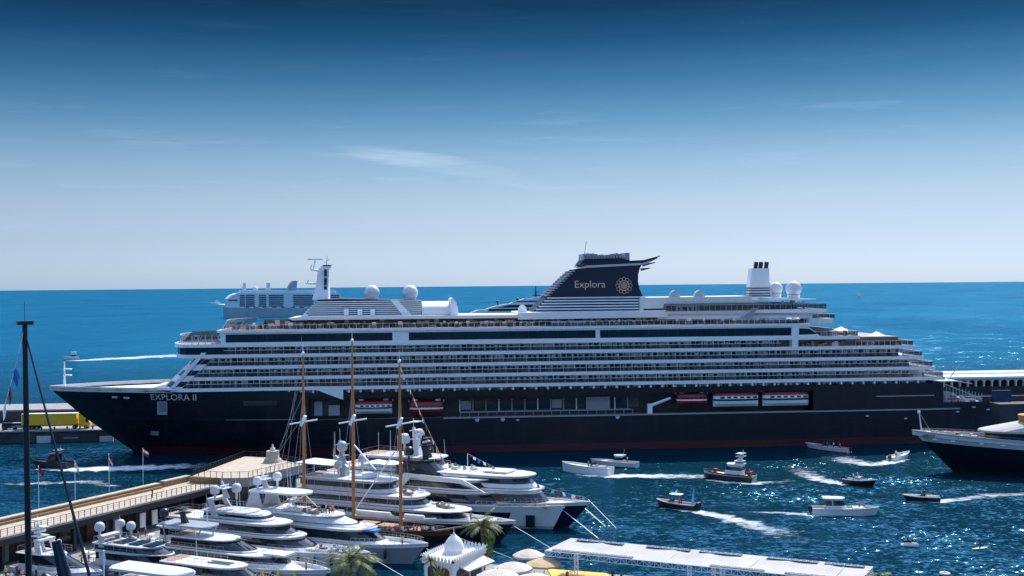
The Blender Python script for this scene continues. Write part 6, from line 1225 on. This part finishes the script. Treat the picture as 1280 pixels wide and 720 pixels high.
wake('foam around the pilot boat', [(884, 599, .7, .45), (910, 603, .9, .5), (945, 604.5, 1.3, .5), (965, 603, 1.3, .35), (1000, 599, 1.2, .15)])
# ---------------------------------------------------------------- ropes, bunting
def rope(label, a, c, r=.045, sag=.0):
    a, c = Vector(a), Vector(c); o = a.copy(); pts = [lerp(a, c, i/10)-o-Vector((0, 0, sag*math.sin(math.pi*i/10))) for i in range(11)]; b = MB(); b.path(pts, r, 4); q = b.build('mooring_rope', white); q.location = o; tag(q, label, 'rope', 'mooring ropes of the yachts')
rope('mooring rope from the navy yacht bow to the water, outermost', P(735, 624, 4.2), P(770, 660, 0)); rope('mooring rope from the navy yacht stem, second from outside', P(727, 632, 3), P(757, 658, 0)); rope('mooring rope from the big white yacht bow down to the water', P(704, 638, 3.4), P(748, 673, 0))
rope('mooring rope from the black hulled yacht bow to the water', P(643, 658, 2.6), P(700, 692, 0)); rope('mooring rope from the flybridge yacht bow to the quay', P(533, 686, 2.6), P(600, 722, 1)); rope('mooring rope from the long white yacht with grey domes to the quay', P(461, 695, 2.4), P(520, 730, 1)); rope('mooring rope from the schooner bowsprit down to the water', P(560, 667, 2.6), P(640, 698, 0))
def bunting(label, a, c, n_, cols, size, sag, group=None):
    a, c = Vector(a), Vector(c); t = thing('bunting', label, 'bunting', a, 0, group); pos = lambda q: lerp(a, c, q)-a-Vector((0, 0, sag*math.sin(math.pi*q))); b = MB(); b.path([pos(i/14) for i in range(15)], .014, 4); b.build('line', white, t)
    for k in range(n_):
        q = (k+.5)/n_; p = pos(q); e = (pos(min(1, q+.01))-pos(max(0, q-.01))).normalized(); w = size*random.uniform(.7, 1.1); dn = Vector((random.uniform(-.35, .35), random.uniform(-.3, .3), -1)).normalized()*size*random.uniform(.7, 1.2); m_ = cols[k % len(cols)]; b = MB()
        g = [[p+e*w*(i/3-.5)+dn*j/2+Vector((0, .1*size*math.sin(2.2*i+k), 0)) for j in range(3)] for i in range(4)]; b.loft([[tuple(v) for v in r] for r in g], 0, False, False, closed=False); b.build('flag', m_, t)
MC = [yellow, red, white, blue, red, yellow, black, orange, white, blue]
x3 = S.x(501); bunting('string of bright signal flags from the rightmost schooner mast down to the yachts', S.pt(x3, 0, S.z(500, 455)), Bq.pt(Bq.x(561), -1, Bq.z(561, 580)), 26, MC, .85, .6)
b = MB()
for px, py in ((467, 542), (482, 540), (491, 546)): x0 = A.x(px); b.tube((x0, 2, 9), (x0, 2, A.z(px, py)), .05, n=4)
tag(b.build('flag_staffs', lgrey, A.t), kind='stuff')
b = MB(); pz = A.z(585, 567); x0 = A.x(585); b.tube((x0, 0, 9), (x0, 0, pz), .06, n=5); b.build('flag_staff', white, A.t); bunting('string of small red white and blue flags along the navy yacht foredeck', A.pt(x0, 0, pz), A.pt(A.L*.985, 0, 5.6), 24, [red, white, blue, white, red, lblue], .6, 1.0)
tp = atD(31, 407, 82); bunting('four signal flags on a slanting halyard left of the black yacht mast', tp, atD(3, 515, 80), 5, [yellow, red, blue, red, white], .75, 0.3)
# ---------------------------------------------------------------- ships farther out
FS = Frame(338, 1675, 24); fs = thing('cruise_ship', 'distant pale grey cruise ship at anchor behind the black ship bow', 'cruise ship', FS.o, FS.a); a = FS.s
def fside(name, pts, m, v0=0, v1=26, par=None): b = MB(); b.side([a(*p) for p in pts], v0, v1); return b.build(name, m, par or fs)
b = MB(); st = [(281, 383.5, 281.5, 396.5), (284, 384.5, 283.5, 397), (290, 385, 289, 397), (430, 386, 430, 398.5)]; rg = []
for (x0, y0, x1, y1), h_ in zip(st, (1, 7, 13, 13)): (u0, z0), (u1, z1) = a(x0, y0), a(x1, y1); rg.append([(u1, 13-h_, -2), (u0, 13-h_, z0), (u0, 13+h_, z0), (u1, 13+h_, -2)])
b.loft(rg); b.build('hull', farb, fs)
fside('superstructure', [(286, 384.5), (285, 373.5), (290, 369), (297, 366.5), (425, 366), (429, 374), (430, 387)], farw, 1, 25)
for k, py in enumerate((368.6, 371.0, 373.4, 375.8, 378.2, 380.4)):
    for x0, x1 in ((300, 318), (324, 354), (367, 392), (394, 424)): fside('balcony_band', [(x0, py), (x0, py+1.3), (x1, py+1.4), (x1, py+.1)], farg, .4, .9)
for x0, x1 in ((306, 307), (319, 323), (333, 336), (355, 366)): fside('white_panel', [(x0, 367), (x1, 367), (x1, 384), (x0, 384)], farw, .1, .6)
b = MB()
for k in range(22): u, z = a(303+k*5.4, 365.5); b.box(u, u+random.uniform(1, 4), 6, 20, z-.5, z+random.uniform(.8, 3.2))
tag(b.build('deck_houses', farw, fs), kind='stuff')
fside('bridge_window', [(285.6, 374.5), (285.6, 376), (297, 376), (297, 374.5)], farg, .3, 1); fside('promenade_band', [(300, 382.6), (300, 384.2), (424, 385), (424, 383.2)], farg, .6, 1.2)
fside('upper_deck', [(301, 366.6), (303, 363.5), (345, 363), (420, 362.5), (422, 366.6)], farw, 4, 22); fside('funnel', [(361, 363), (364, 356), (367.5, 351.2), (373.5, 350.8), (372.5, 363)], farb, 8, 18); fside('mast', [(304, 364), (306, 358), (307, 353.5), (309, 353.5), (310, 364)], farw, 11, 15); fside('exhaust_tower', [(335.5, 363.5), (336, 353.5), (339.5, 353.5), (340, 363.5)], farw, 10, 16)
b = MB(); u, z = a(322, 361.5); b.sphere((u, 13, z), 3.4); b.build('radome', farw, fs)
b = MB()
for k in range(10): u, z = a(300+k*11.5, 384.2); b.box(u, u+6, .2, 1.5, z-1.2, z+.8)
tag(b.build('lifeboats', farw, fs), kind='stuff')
EY = Frame(640, 1400, 8); ey = thing('superyacht', 'long dark and white superyacht seen over the ship deck left of the funnel', 'yacht', EY.o, EY.a); a = EY.s
def eside(name, pts, m, v0=0, v1=15): b = MB(); b.side([a(*p) for p in pts], v0, v1); return b.build(name, m, ey)
b = MB(); rg = []
for px, py, h_ in ((581, 391.5, .5), (590, 391.3, 4), (604, 391, 7.5), (710, 390, 7.5)): u, z = a(px, py); rg.append([(u, 7.5-h_, -2), (u, 7.5-h_, z), (u, 7.5+h_, z), (u, 7.5+h_, -2)])
b.loft(rg); b.build('hull', ynavy, ey)
eside('main_deck', [(588, 391.3), (598, 387.5), (708, 386), (708, 390.2)], gel, .5, 14.5); eside('window_band', [(610, 389), (612, 386.2), (705, 385), (705, 388)], glass, .2, 14.8); eside('upper_deck', [(608, 386.4), (618, 383.2), (634, 380), (706, 379), (706, 386)], gel, 1.5, 13.5); eside('upper_window', [(622, 384.6), (637, 381.2), (703, 380), (703, 383.5)], glass, 1.2, 13.8); eside('bridge_deck', [(637, 380), (641, 378), (705, 377), (705, 379.5)], gel, 2.5, 12.5); eside('bridge_window', [(641, 378.2), (648, 375.8), (703, 374.4), (703, 377.2)], glass, 2.8, 12.2); eside('sun_deck', [(664, 373.5), (670, 370.6), (702, 369.5), (702, 372.5)], gel, 3.5, 11.5); eside('top_deck', [(645, 376.6), (656, 373.4), (702, 372), (702, 374.6)], gel, 2.5, 12.5)
b = MB(); u, z = a(671, 373); _, z1 = a(671, 357.5); b.tube((u, 7.5, z), (u, 7.5, z1), 1.1, .4, 6); b.box(u-4, u+5, 4, 11, z+3, z+4); b.box(u-2, u+4, 5, 10, z+7, z+8); b.build('mast', black, ey)
for px, py in ((623, 376.5), (648, 373), (658.5, 373.2)): u, z = a(px, py+1); b = MB(); b.sphere((u, 7.5, z), 1.8); b.tube((u, 7.5, z-4), (u, 7.5, z-1), .7, n=6); b.build('radome', black, ey)
